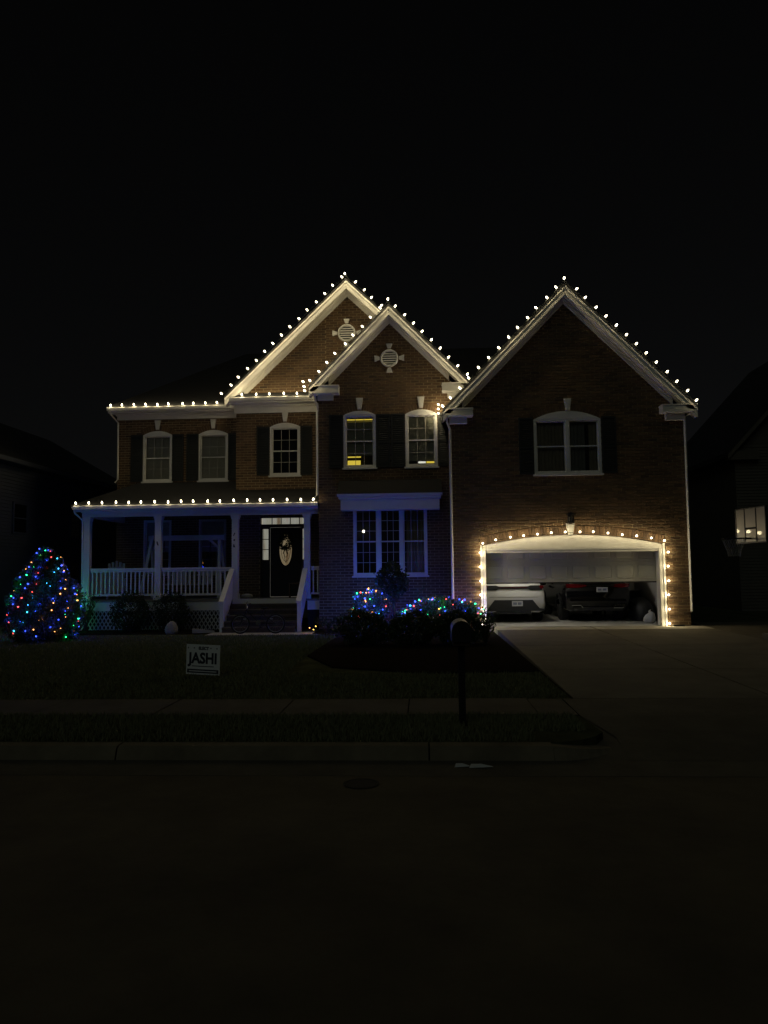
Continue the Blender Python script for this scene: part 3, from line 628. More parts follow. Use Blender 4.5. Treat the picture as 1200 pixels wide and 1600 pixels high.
hb = MB(); hb.box(-5.35, -5.3, 23.85, 24.63, PZ, 3.5); hb.box(-3.4, -3.35, 23.85, 24.63, PZ, 3.5); hb.box(-5.35, -3.35, 23.85, 24.63, 3.5, 3.55); hb.box(-5.35, -3.35, 23.85, 24.63, PZ-.06, PZ); part(hb, 'hallway_lining', 'drywall', door)
# lit room behind the two windows of the middle gable
part(MB().box(W1[0]+.05, -1.36, MY+.5, MY+.51, 6.06, 6.17), 'lit_room_wall', 'yroom', w1); part(MB().box(W1[0]+.07, -1.83, MY+.5, MY+.51, 4.77, 4.91), 'lit_room_wall', 'yroom', w1); part(MB().box(W1[0]+.07, -1.82, MY+.5, MY+.51, 5.0, 5.035), 'lit_room_wall', 'yroom', w1)
part(MB().box(-.09, .14, MY+.3, MY+.31, 4.765, 4.82), 'lit_room_wall', 'wroom', w2); part(MB().box(.15, .4, MY+.3, MY+.31, 4.765, 4.82), 'lit_room_wall', 'yroom', w2)
M['lampglobe'] = emit('lamp_globe', (1, .93, .75), 6)
il = tag(empty('table_lamp', (-1.76, MY+.5, 1.6)), 'small lit lamp glowing behind the left pane of the triple window', 'lamp')  # glowing globe on a stem, added in place of a reflection in the glass
MB().lathe([(.01, -.04), (.036, -.02), (.04, .01), (.02, .04)], 10).build('globe', M['lampglobe'], il, True, (0, 0, 1.17)); MB().lathe([(.12, -.15), (.12, -.12), (.015, -.1), (.012, 1.12)], 10).build('stem', M['blackm'], il)
gq = MB().tube([(-.55+i*.062, MY+.2, 1.72-.14*math.sin(math.pi*i/10)+.01*(i % 2)) for i in range(11)], .016, 5)
tag(gq.build('garland', M['paper']), 'pale garland swag inside the right pane of the triple window', 'garland')  # pale tube added in place of reflections in the glass
# --- round gable vents
def vent(xc, zc, r, Y):
    v_ = hempty('gable_vent', (xc, Y, zc)); n = 28; b = MB()
    pts = [(xc+r*math.cos(2*math.pi*i/n), Y-.02, zc+r*math.sin(2*math.pi*i/n)) for i in range(n+1)]
    b.tube(pts, .034, 6, False); part(b, 'ring', 'white', v_, True)
    part(MB().prism([(xc+r*.98*math.cos(2*math.pi*i/n), zc+r*.98*math.sin(2*math.pi*i/n)) for i in range(n)], Y-.006, Y+.02), 'backing', 'shutter', v_)
    k = 7
    for i in range(k):
        zz = zc-r+2*r*(i+.5)/k; hw = math.sqrt(max(.0, r*r-(zz-zc)**2))*.97
        part(MB().prism([(Y-.034, zz-.018), (Y-.026, zz-.02), (Y-.01, zz+.014), (Y-.018, zz+.016)], xc-hw, xc+hw, 'x'), 'slat', 'white', v_)
    for a in range(4):
        t = a*math.pi/2; c, s = round(math.cos(t)), round(math.sin(t))
        pl = [(r+.05, -.045), (r+.05, .045), (r+.2, .095), (r+.2, -.095)]
        part(MB().prism([(xc+u*c-w_*s, zc+u*s+w_*c) for u, w_ in pl], Y-.045, Y+.01), 'vent_key', 'white', v_)
    m_ = MB(); 
    for i in range(40):
        t0, t1 = 2*math.pi*(i+.07)/40, 2*math.pi*(i+.93)/40
        if min(abs((t0+t1)/2-q_*math.pi/2) for q_ in range(5)) < .2: continue
        m_.prism([(xc+rr*math.cos(t), zc+rr*math.sin(t)) for t, rr in ((t0, r+.045), (t1, r+.045), (t1, r+.14), (t0, r+.14))], Y-.01, Y+.015)
    tag(part(m_, 'brick_ring', 'brick', v_), kind='stuff')
vent(-.905, 7.88, .24, MY); vent(-2.33, 9.2, .26, BY)
# --- header over the triple window
hd = hempty('window_header', (-.93, 21.6, 3.3))
b = MB(); b.box(-2.40, .55, 21.5, 22, 3.66, 3.78); b.box(-2.44, .59, 21.46, 22, 3.74, 3.80); part(b, 'crown_moulding', 'white', hd)
part(MB().box(-2.34, .5, 21.56, 22, 3.34, 3.66), 'frieze_board', 'white', hd)
part(MB().prism([(21.45, 3.801), (22, 4.25), (22, 3.801)], -2.43, .58, 'x'), 'pent_roof', 'shingle', hd)
# --- downspouts
def spout(pts, r=.035):
    part(MB().tube(pts, r, 4), 'downspout', 'white')
spout([(.70, 20.5, 5.86), (.72, 20.52, 5.62), (.80, 20.64, 5.45), (.80, 20.65, .1), (.80, 20.5, .0)])
spout([(7.36, 20.5, 5.83), (7.3, 20.5, 5.74), (7.15, 20.63, 5.66), (7.13, 20.64, .42)])
spout([(-3.12, 21.8, 6.85), (-3.1, 21.95, 6.6), (-3.07, 21.96, 6.5), (-3.07, 21.96, 3.85), (-3.16, 21.9, 3.72)], .033)
spout([(-10.48, 24.6, 7.05), (-10.44, 24.65, 6.95), (-10.3, 24.93, 6.72), (-10.29, 24.94, 4.78), (-10.35, 24.85, 4.66)], .033)
spout([(-10.38, 21.97, 3.5), (-10.36, 22.0, 3.4), (-10.22, 22.22, 3.2), (-10.21, 22.25, .1)], .03)
# dark core so no light crosses the house
part(MB().box(1.3, 7.0, 21.2, 28.4, 3.12, 5.7), 'upper_storey_core', 'dark_int'); part(MB().box(-10.0, .7, 26.2, 33, 0, 7.0), 'rear_core', 'dark_int')
part(MB().box(-2.9, .7, 22.85, 24.5, 0, 6.8), 'upper_storey_core', 'dark_int')

# ---------------------------------------------------------------- light strings
def bulb_mesh(name, m, k=1.0):
    return MB().lathe([(.013*k, .012*k), (.022*k, .03*k), (.026*k, .048*k), (.022*k, .068*k), (.011*k, .086*k), (.003*k, .094*k)], 8).mesh(name, m, True)
def bulb_light(name, col, watts, radius):
    l = bpy.data.lights.new(name, 'POINT'); l.energy = watts; l.color = col; l.shadow_soft_size = radius; return l
c9m = bulb_mesh('bulb', M['bulb'], 1.02)
c9g = bulb_light('gable_bulb_light', WARM, BULB*.5, .045)
c9 = bulb_light('warm_bulb_light', WARM, BULB, .045); c9d = bulb_light('door_bulb_light', WARM, DOOR_BULB, .045); c9p = bulb_light('porch_bulb_light', WARM, PORCH_BULB, .045)
sock = MB().lathe([(.012, -.015), (.014, .0), (.014, .02), (.012, .022)], 6).mesh('socket', M['wire'])
def place(light, p, nrm, parent, off):
    o = link('bulb', c9m, parent, Vector(p)-off); o.rotation_mode = 'QUATERNION'; o.rotation_quaternion = Vector((0, 0, 1)).rotation_difference(Vector(nrm).normalized())
    s = link('socket', sock, o); link('bulb_light', light, o, (0, 0, .05)); return o
def run(pts, n, jit=.012):
    """n positions evenly spaced along a polyline"""
    pts = [Vector(p) for p in pts]; ln = [(b-a).length for a, b in zip(pts, pts[1:])]; tot = sum(ln); out = []
    for i in range(n):
        d = tot*i/(n-1) if n > 1 else 0; k = 0
        while k < len(ln)-1 and d > ln[k]: d -= ln[k]; k += 1
        out.append(pts[k].lerp(pts[k+1], min(1, d/ln[k])) + Vector((random.gauss(0, jit), 0, random.gauss(0, jit*.5))))
    return out
def wire_tube(pts, parent, off, sag=.012, r=.005):
    q = []
    for a, b in zip(pts, pts[1:]):
        q += [Vector(a), (Vector(a)+Vector(b))/2-Vector((0, 0, sag))]
    q.append(Vector(pts[-1])); MB().tube([p-off for p in q], r, 4).build('wire', M['wire'], parent)
def string(label, groups, group='warm white bulb strings on the house', me=None):
    """groups: list of (polyline, n bulbs, normal)"""
    first = Vector(groups[0][0][0]); s = tag(empty('light_string', first), label, 'string lights', group); allp = []
    for pts, n, nr, *own in groups:
        ps = run(pts, n); allp += ps
        for p in ps: place(own[0] if own else me or c9, p, Vector(nr)+Vector((random.gauss(0, .12), random.gauss(0, .1), random.gauss(0, .08))), s, first)
    wire_tube(allp, s, first); return s
def rk(xc, zap, sl, x): return zap-sl*abs(x-xc)
UL, UR = (-.7, -.12, .72), (.7, -.12, .72)
string('straight warm bulb string along the upper left eave gutter', [([(-10.42, 24.55, 7.2), (-6.78, 24.55, 7.2)], 10, (0, -.25, 1))])
e_ = 23.13
string('warm bulb string over the tallest gable and its short eave below', [
    ([(-6.22, e_, rk(BC, BZ, BS, -6.22)+.03), (-2.40, e_, rk(BC, BZ, BS, -2.40)+.03)], 15, UL), ([(BC-.01, e_, BZ+.04), (BC, e_, BZ+.04)], 1, (0, -.1, 1)),
    ([(-2.04, e_, rk(BC, BZ, BS, -2.04)+.03), (-.95, e_, rk(BC, BZ, BS, -.95)+.03)], 5, UR)])
string('short warm bulb string on the little eave under the tallest gable', [([(-5.62, 23.2, 7.13), (-3.42, 23.2, 7.13)], 6, (0, -.25, 1))])
e_ = 21.6
string('warm bulb string around the middle gable above the twin windows', [
    ([(-3.34, 21.66, 6.85), (-3.4, 21.66, 7.12)], 3, (-.8, -.1, .4)), ([(-3.2, e_, rk(MC, MZ, MS, -3.2)+.03), (-1.12, e_, rk(MC, MZ, MS, -1.12)+.03)], 9, UL), ([(MC-.01, e_, MZ+.05), (MC, e_, MZ+.05)], 1, (0, -.1, 1)),
    ([(-.72, e_, rk(MC, MZ, MS, -.72)+.03), (1.33, e_, rk(MC, MZ, MS, 1.33)+.04)], 9, UR)])
e_ = 20.338
string('warm bulb string outlining the dark gable over the garage', [
    ([(.55, 21.72, 6.13), (.55, 21.72, 6.37)], 3, (-.5, -1, .1), c9), ([(.64, 20.3, 5.99), (.64, 20.3, 6.0)], 1, (-.8, -.2, .6)), ([(.84, e_, rk(GC, GZ, GS, .84)+.03), (3.78, e_, rk(GC, GZ, GS, 3.78)+.03)], 12, UL, c9), ([(GC-.01, e_, GZ+.04), (GC, e_, GZ+.04)], 1, (0, -.1, 1)),
    ([(4.27, e_, rk(GC, GZ, GS, 4.27)+.03), (7.36, e_, rk(GC, GZ, GS, 7.36)+.03)], 13, UR)], me=c9g)
string('long warm bulb string along the front porch gutter', [([(-10.29, 21.9, 3.65), (-3.16, 21.9, 3.65)], 19, (0, -.25, 1))], me=c9p)
arcp = [(xa+(xb-xa)*i/24, GY-.13, arc(xa+(xb-xa)*i/24, DOORC, DH, DZS, DRISE)+.05) for i in range(25)]
string('warm bulb string framing the arched garage door', [
    ([(xa-.05, GY-.05, .15), (xa-.06, GY-.05, 2.04)], 6, (-.25, -1, 0)), (arcp, 14, (0, -1, .2)), ([(xb+.08, GY-.05, 2.0), (xb+.08, GY-.05, .1)], 6, (.25, -1, 0))], me=c9d)
tag(MB().box(6.62, 6.9, 20.55, 20.63, .035, .075).build('extension_cord_plug', M['rubber']), 'black power plug box on the ground at garage corner', 'plug')
g_ = MB().tube([(6.55, 20.6, .06), (6.62, 20.58, .055)], .008, 5).build('plug_lead', M['rubber'], bpy.data.objects['extension_cord_plug'])

# ---------------------------------------------------------------- foliage
def leaves(n, sampler, size, rnd, flat=0):
    v = []; f = []
    for i in range(n):
        p, out = sampler(rnd); a = Vector((rnd.gauss(0, 1), rnd.gauss(0, 1), rnd.gauss(0, 1)-flat)).normalized(); d = (a+out*.9).normalized(); s = size*rnd.uniform(.6, 1.35)
        u = d.cross(Vector((rnd.gauss(0, 1), rnd.gauss(0, 1), rnd.gauss(0, 1)))).normalized(); k = len(v)
        v += [p-d*s*.5, p+u*s*.3, p+d*s*.6, p-u*s*.3]; f.append((k, k+1, k+2, k+3))
    return v, f
def ell(c, r, hollow=.55, bump=.16, seed=1):
    c = Vector(c); ph = [random.Random(seed+i).uniform(0, 6.28) for i in range(6)]
    def s(rnd):
        while True:
            d = Vector((rnd.gauss(0, 1), rnd.gauss(0, 1), rnd.gauss(0, 1))).normalized()
            k = hollow+(1-hollow)*rnd.random()**.6
            k *= 1+bump*(math.sin(5*d.x+ph[0])*math.sin(4*d.z+ph[1])+.6*math.sin(9*d.y+ph[2]+6*d.z))+rnd.gauss(0, .03)
            p = c+Vector((d.x*r[0]*k, d.y*r[1]*k, d.z*r[2]*k))
            if p.z > -.06: return p, d
    return s
def shrub(name, label, loc, r, n, size, m='leaf2', group=None, cat='shrub', seed=1, stems=5, zc=None):
    o = tag(empty(name, (loc[0], loc[1], -.08)), label, cat, group); rnd = random.Random(seed); zc = r[2]*.9 if zc is None else zc
    smp = ell((0, 0, zc), r, seed=seed); v, f = leaves(n, smp, size, rnd)
    me = bpy.data.meshes.new('foliage'); me.from_pydata(v, [], f); me.materials.append(M[m]); link('foliage', me, o)
    for i in range(stems):
        t = rnd.uniform(0, 6.28); e = Vector((math.cos(t)*r[0]*.55, math.sin(t)*r[1]*.55, zc+r[2]*rnd.uniform(.1, .5)))
        MB().tube([(math.cos(t)*.05, math.sin(t)*.05, -.02), e*.5+Vector((0, 0, .1)), e], [.018, .012, .004], 5).build('stem', M['twig'], o)
    return o
led = {k: MB().lathe([(.007, 0), (.014, .012), (.015, .024), (.008, .036)], 7).mesh('bulb', M['b_'+k], True) for k in COLORS}
lsock = MB().lathe([(.006, -.018), (.008, 0), (.006, .004)], 5).mesh('socket', M['wire'])
def led_string(label, pts, cols, scale=1.0, group='coloured bulb strings on the plants', power=1.0):
    led_l = {k: bulb_light(k+'_bulb_light', lc, w*power*(.8 if k == 'blue' else 1.0), .03) for k, (c, lc, w) in COLORS.items() if k in cols}
    off = Vector(pts[0][0]); s = tag(empty('light_string', off), label, 'string lights', group)
    for i, (p, nr) in enumerate(pts):
        o = link('bulb', led[cols[i % len(cols)]], s, Vector(p)-off); o.rotation_mode = 'QUATERNION'; o.rotation_quaternion = Vector((0, 0, 1)).rotation_difference((Vector(nr)+Vector((random.gauss(0, .4), random.gauss(0, .4), random.gauss(0, .3)))).normalized())
        o.scale = (scale*random.choice((.7, .9, 1.15, 1.3)),)*3; link('socket', lsock, o)
        link('bulb_light', led_l[cols[i % len(cols)]], o, (0, 0, .018))
    wire_tube([p for p, _ in pts], s, off, .02, .003); return s
CY = ['blue', 'amber', 'green', 'blue', 'red', 'blue', 'cyan', 'blue', 'amber', 'blue', 'green', 'blue', 'red', 'cyan', 'blue', 'amber']
# lit evergreen at the left
TX, TY, TH, TR = -9.5, 18.65, 2.36, .86
tree = tag(empty('evergreen_tree', (TX, TY, -.1)), 'rounded cone evergreen covered in coloured bulbs left of the porch', 'tree'); rnd = random.Random(11)
TP = [(0, .72), (.12, .9), (.28, 1.0), (.45, .95), (.6, .8), (.75, .58), (.87, .38), (.95, .2), (1, .05)]
def tprof(t):
    for (a, p), (b, q_) in zip(TP, TP[1:]):
        if t <= b: return TR*(p+(q_-p)*(t-a)/(b-a))
    return .02
def tsmp(rn):
    t = rn.random()**1.15*.97+.02; a = rn.uniform(0, 2*math.pi); k = .4+.6*rn.random()**.4; rr = tprof(t)*k*(1+.13*math.sin(7*a+9*t)+.1*math.sin(23*t+3*a))
    return Vector((rr*math.cos(a), rr*math.sin(a), t*TH+rn.gauss(0, .02))), Vector((math.cos(a), math.sin(a), .45))
v, f = leaves(24000, tsmp, .07, rnd); me = bpy.data.meshes.new('crown'); me.from_pydata(v, [], f); me.materials.append(M['leaf']); link('crown', me, tree)
MB().tube([(0, 0, -.02), (0, 0, TH*.5), (0, 0, TH*.9)], [.06, .04, .01], 7).build('trunk', M['twig'], tree)
pts = []; nb = 175
for i in range(nb):
    t = .07+.9*(i/nb)**.95; a = -1.2+i*2*math.pi*11.3/nb+rnd.gauss(0, .13); rr = tprof(t)*.95+rnd.gauss(0, .03)
    pts.append(((TX+rr*math.cos(a), TY+rr*math.sin(a), -.1+t*TH+rnd.gauss(0, .045)), (math.cos(a), math.sin(a), .3)))
led_string('coloured bulb string wound round the rounded cone evergreen', pts, CY, .86, power=.55)
# shrubs
shrub('boxwood', 'dark rounded boxwood in front of the porch left railing', (-8.42, 21.5), (.56, .5, .62), 5200, .05, seed=21, group='boxwoods along the porch')
shrub('boxwood', 'dark rounded boxwood in front of the porch middle column', (-7.25, 21.55), (.5, .45, .6), 4800, .05, seed=22, group='boxwoods along the porch')
b1 = (-1.46, 20.2); b1r = (.5, .45, .5)
shrub('lit_shrub', 'round shrub strung with coloured bulbs below the triple window', b1, b1r, 5200, .055, 'leaf', seed=23, zc=.68)
shrub('tall_shrub', 'tall dark open shrub standing before the triple window', (-.87, 20.6), (.46, .4, .52), 2600, .075, seed=24, zc=1.38, stems=9)
h1 = (.5, 20.05); h1r = (1.05, .42, .44)
shrub('hedge', 'low wide hedge strung with coloured bulbs beside the garage', h1, h1r, 8500, .055, 'leaf', seed=25, zc=.52, stems=9)
for i, (x, y, rx, rz, sd) in enumerate(((-1.35, 17.2, .62, .42, 31), (-.25, 16.9, .62, .4, 32), (.78, 17.1, .56, .42, 33))):
    shrub('low_shrub', ('leftmost', 'middle', 'rightmost')[i]+' of three low dark unlit shrubs in the front bed', (x, y), (rx, .5, rz), 4200, .06, seed=sd, group='low shrubs of the front bed')
rnd = random.Random(5)
def stemplant(name, label, loc, n, h, spread, size, m='leaf2', per=9, group=None, lean=0):
    o = tag(empty(name, (loc[0], loc[1], loc[2] if len(loc) > 2 else -.08)), label, 'plant', group); V = []; F = []; st = MB()
    for i in range(n):
        a = rnd.uniform(0, 6.28); hh = h*rnd.uniform(.55, 1.1); tip = Vector((math.cos(a)*spread*rnd.uniform(.3, 1)+lean*hh, math.sin(a)*spread*.8, hh)); mid = tip*.5+Vector((0, 0, hh*.12))
        st.tube([(0, 0, -.02), mid, tip], [.008, .006, .003], 4)
        for j in range(per):
            t = .3+.7*j/per; p = (mid*(2*t) if t < .5 else mid.lerp(tip, t*2-1)); d = Vector((rnd.gauss(0, .8), rnd.gauss(0, .8), .6+rnd.random())).normalized(); u = d.cross(Vector((rnd.gauss(0, 1), rnd.gauss(0, 1), .3))).normalized(); s = size*rnd.uniform(.6, 1.2); k = len(V)
            V += [p, p+d*s*.5+u*s*.17, p+d*s, p+d*s*.5-u*s*.17]; F.append((k, k+1, k+2, k+3))
    me = bpy.data.meshes.new('foliage'); me.from_pydata(V, [], F); me.materials.append(M[m]); link('foliage', me, o); st.build('stem', M['twig'], o); return o
stemplant('leafy_plant', 'spiky leaved plant at bed corner against the lit driveway', (1.38, 17.2), 26, .75, .36, .12, group=None)
stemplant('leafy_plant', 'low spreading plant right of the porch steps', (-2.7, 20.9), 14, .38, .4, .1)
stemplant('leafy_plant', 'dry upright seed head plant rising from the bulb hedge', (.0, 20.35), 12, 1.15, .22, .1, 'leaf', 7)
stemplant('climbing_vine', 'leafy vine at the foot of the porch corner column', (-9.85, 21.75), 30, 1.05, .42, .11, 'leaf', 10)
def surf_pts(c, r, zc, n, seed, zmin=-.3, front=.35):
    rn = random.Random(seed); out = []
    while len(out) < n:
        d = Vector((rn.gauss(0, 1), rn.gauss(0, 1), rn.gauss(0, 1))).normalized()
        if d.y > front or d.z < zmin: continue
        k = rn.uniform(.92, 1.06); out.append(((c[0]+d.x*r[0]*k, c[1]+d.y*r[1]*k, -.08+zc+d.z*r[2]*k), d))
    out.sort(key=lambda q: (round(q[0][2]*5), q[0][0])); return out
led_string('coloured bulb string over the round shrub below the triple window', surf_pts(b1, b1r, .68, 56, 51, -.6, .95), CY[2:]+CY[:2], 1.1, power=1.6)
led_string('coloured bulb string draped over the low hedge beside the garage', surf_pts(h1, h1r, .52, 66, 52, -.1, .95), ['blue', 'green', 'red', 'blue', 'amber', 'blue', 'cyan', 'red', 'blue', 'amber', 'green'], 1.1, power=1.6)
led_string('three yellow bulbs lying in the plant by the porch steps', [((-3.08, 20.5, .06), (0, -1, .3)), ((-2.97, 20.45, .02), (0, -1, .3)), ((-2.93, 20.5, .1), (0, -1, .3))], ['amber', 'yellow', 'yellow'], 1.1)
led_string('blue and green bulb string end hooked on the porch corner vine', [((-10.3+.06*i, 21.45-.05*(i % 2), .45+.12*(i % 4)), (-.3, .6, .3)) for i in range(6)], ['green', 'green', 'green', 'cyan', 'green', 'green'], 1.3, power=4)

# ---------------------------------------------------------------- things on the porch and lawn
def beam(b, p, q, w, d=None):
    """square bar from p to q"""
    p, q = Vector(p), Vector(q); a = (q-p).normalized(); u = a.cross(Vector((0, 1, 0))); u = u.normalized() if u.length > .05 else Vector((1, 0, 0)); v_ = a.cross(u).normalized(); d = d or w; vs = []
    for e in (p, q): vs += [e+u*w/2+v_*d/2, e-u*w/2+v_*d/2, e-u*w/2-v_*d/2, e+u*w/2-v_*d/2]
    return b.add(vs, [(0, 1, 2, 3), (7, 6, 5, 4), (0, 4, 5, 1), (1, 5, 6, 2), (2, 6, 7, 3), (3, 7, 4, 0)])
sw = tag(empty('porch_swing', (-7.45, 23.6, PZ)), 'white wooden porch swing hanging from an A frame behind the railing', 'swing')
beam(MB(), (-1.25, 0, 1.9), (1.2, 0, 1.9), .16, .09).build('top_beam', M['whitewood'], sw)
for sx in (-1.12, 1.05):
    for sy in (-1, 1): beam(MB(), (sx, sy*.04, 1.86), (sx-.18 if sx < 0 else sx+.12, sy*.55, 0), .09).build('leg', M['whitewood'], sw)
    s = 1 if sx < 0 else -1
    beam(MB(), (sx, 0, 1.55), (sx+s*.32, 0, 1.84), .08, .06).build('brace', M['whitewood'], sw)
    beam(MB(), (sx-.1*s, -.3, .75), (sx-.1*s, .3, .75), .07, .05).build('tie', M['whitewood'], sw)
for i in range(5): MB().box(-.75, .75, -.24+i*.1, -.16+i*.1, .42, .445).build('seat_slat', M['whitewood'], sw)
for i in range(9): MB().box(-.72+i*.165, -.62+i*.165, .26, .285, .44, .9).build('back_slat', M['whitewood'], sw)
for sx in (-.74, .74):
    MB().box(sx-.03, sx+.03, -.25, .28, .64, .67).build('arm_rest', M['whitewood'], sw); MB().box(sx-.025, sx+.025, -.24, -.2, .42, .64).build('arm_post', M['whitewood'], sw)
    MB().tube([(sx, -.22, .66), (sx, 0, 1.82)], .008, 4).tube([(sx, .24, .66), (sx, 0, 1.82)], .008, 4).build('chain', M['blackm'], sw)
def chair(loc, rz, label, m, arms=True):
    c = tag(empty('porch_chair', loc, rz), label, 'chair', 'chairs on the porch')
    for sx in (-.24, .24):
        for sy in (-.22, .22): MB().box(sx-.022, sx+.022, sy-.022, sy+.022, 0, .42 if sy < 0 else .44).build('leg', M[m], c)
        if arms: MB().box(sx*1.12-.04, sx*1.12+.04, -.28, .26, .62, .645).build('arm_rest', M[m], c); MB().box(sx*1.12-.02, sx*1.12+.02, -.24, -.2, .4, .62).build('arm_post', M[m], c)
    MB().box(-.27, .27, -.25, .25, .42, .455).build('seat', M[m], c)
    for i in range(5): beam(MB(), (-.2+i*.1, .24, .44), (-.22+i*.11, .4, 1.12+.04*(2-abs(i-2))), .075, .02).build('back_slat', M[m], c)
    beam(MB(), (-.25, .36, .98), (.25, .36, .98), .06, .03).build('back_rail', M[m], c); return c
chair((-9.62, 23.3, PZ), R(20), 'pale slatted porch chair behind the left railing', 'whitewood'); chair((-3.75, 23.05, PZ), R(-30), 'brown slatted chair beside the front door', 'wood', False)
cu = MB(); cu.lathe([(.02, 0), (.12, .01), (.15, .06), (.13, .12), (.05, .15)], 12); cu.v = [(x*1.25+.02*math.sin(7*y), y*.7, z) for x, y, z in cu.v]
tag(cu.build('cushion', M['fabric'], None, True, (-5.3, 22.62, PZ)), 'pale rounded cushion lying on porch floor at top of steps', 'cushion')
# wreath on the oval door glass
wr = tag(empty('wreath', (-4.33, 23.66, 2.52)), 'dark leafy wreath hanging over the oval door glass', 'wreath')
def wsmp(rn):
    a = rn.uniform(0, 6.28); r_ = .17+rn.gauss(0, .045); return Vector((r_*math.cos(a), rn.gauss(-.01, .015), r_*math.sin(a)*1.1)), Vector((math.cos(a), -.3, math.sin(a)))
v, f = leaves(420, wsmp, .07, random.Random(2)); me = bpy.data.meshes.new('foliage'); me.from_pydata(v, [], f); me.materials.append(M['leaf2']); link('foliage', me, wr)
MB().tube([(.17*math.cos(a), 0, .18*math.sin(a)) for a in ang+[0]], .014, 5, False).build('hoop', M['twig'], wr)
bw_ = MB(); bw_.prism([(-.02, 0), (-.12, .06), (-.13, -.06)], -.03, -.01).prism([(.02, 0), (.12, .06), (.13, -.06)], -.03, -.01).prism([(-.02, -.02), (.0, -.02), (-.04, -.2), (-.07, -.18)], -.03, -.015).prism([(0, -.02), (.02, -.02), (.08, -.18), (.05, -.2)], -.03, -.015); bw_.v = [(x, y, z-.17) for x, y, z in bw_.v]; bw_.build('bow', M['wood'], wr)
# lantern above garage keystone
ln = tag(empty('wall_lantern', (4.0, GY-.03, 2.95)), 'unlit black wall lantern above the garage keystone', 'lantern')
MB().box(-.05, .05, -.0, .02, -.12, .12).build('back_plate', M['bronze'], ln)
q = MB(); [q.box(sx-.007, sx+.007, sy-.008, sy+.008, -.11, .09) for sx in (-.07, .07) for sy in (-.17, -.04)]; q.box(-.08, .08, -.18, -.03, -.125, -.108); q.build('cage', M['bronze'], ln); MB().lathe([(.012, -.1), (.012, .0), (.016, .02), (.004, .05)], 6, (-.025, -.1, 0)).lathe([(.012, -.1), (.012, .0), (.016, .02), (.004, .05)], 6, (.025, -.1, 0)).build('candle', M['fabric'], ln)
MB().box(-.062, .062, -.162, -.048, -.106, .088).build('pane', M['glass'], ln); MB().prism([(-.1, .09), (.1, .09), (.03, .16), (-.03, .16)], -.2, -.01).build('cap', M['bronze'], ln)
# kids bicycle
bk = tag(empty('bicycle', (-4.49, 20.42, -.075)), 'small dark bicycle parked in front of the porch steps', 'bicycle'); bk.rotation_euler = (R(-7), 0, R(2))
for wx in (-.48, .48):
    w_ = empty('wheel', (wx, 0, .265), parent=bk); cc = [(math.cos(2*math.pi*i/24), 0, math.sin(2*math.pi*i/24)) for i in range(25)]
    MB().tube([(.245*a, 0, .245*c) for a, b, c in cc], .022, 6, False).build('tyre', M['rubber'], w_, True); MB().tube([(.215*a, 0, .215*c) for a, b, c in cc], .009, 5, False).build('rim', M['rim'], w_, True)
    q = MB(); [q.tube([(.02*math.cos(t), .02*(-1)**k, .02*math.sin(t)), (.21*math.cos(t+.2), 0, .21*math.sin(t+.2))], .002, 3) for k, t in enumerate([2*math.pi*j/14 for j in range(14)])]; q.build('spokes', M['rim'], w_)
    q = MB().box(.09, .17, -.012, .012, .1, .125); ca, sa_ = math.cos(.6), math.sin(.6)
    if wx > 0: ca, sa_ = math.cos(-2.3-.4), math.sin(-2.3-.4)
    q.v = [(x*abs(ca)*(1 if wx < 0 else -1), y, z+.02) for x, y, z in q.v]; q.build('reflector', M['paper'], w_)
q = MB(); q.tube([(-.3, 0, .62), (.02, 0, .3), (.48, 0, .265)], .016, 6).tube([(-.29, 0, .56), (.12, 0, .52)], .014, 6).tube([(.02, 0, .3), (.16, 0, .66)], .015, 6).tube([(.12, 0, .54), (.48, 0, .265)], .012, 6); q.build('frame', M['blackm'], bk)
q = MB().tube([(-.31, 0, .66), (-.37, 0, .5)], .016, 6).tube([(-.37, .04, .5), (-.48, .05, .265)], .011, 5).tube([(-.37, -.04, .5), (-.48, -.05, .265)], .011, 5); q.build('fork', M['blackm'], bk)
MB().tube([(-.26, -.24, .84), (-.31, -.12, .82), (-.31, 0, .66), (-.31, .12, .82), (-.26, .24, .84)], .012, 5).build('handlebar', M['chrome'], bk)
s_ = MB().lathe([(.02, 0), (.07, .01), (.075, .03), (.03, .05)], 10); s_.v = [(x*1.5, y, z) for x, y, z in s_.v]; s_.build('saddle', M['rubber'], bk, True, (.17, 0, .67))
c_ = MB().lathe([(.01, -.012), (.075, -.01), (.075, .01), (.01, .012)], 14); c_.v = [(x, z-.05, y) for x, y, z in c_.v]; c_.build('chainring', M['chrome'], bk, False, (.02, 0, .29))
MB().tube([(.02, -.07, .29), (.1, -.08, .17)], .009, 5).box(.06, .15, -.17, -.08, .15, .17).build('pedal', M['rubber'], bk); MB().tube([(-.02, .02, .05), (.1, .02, .26)], .008, 5).build('kickstand', M['blackm'], bk)
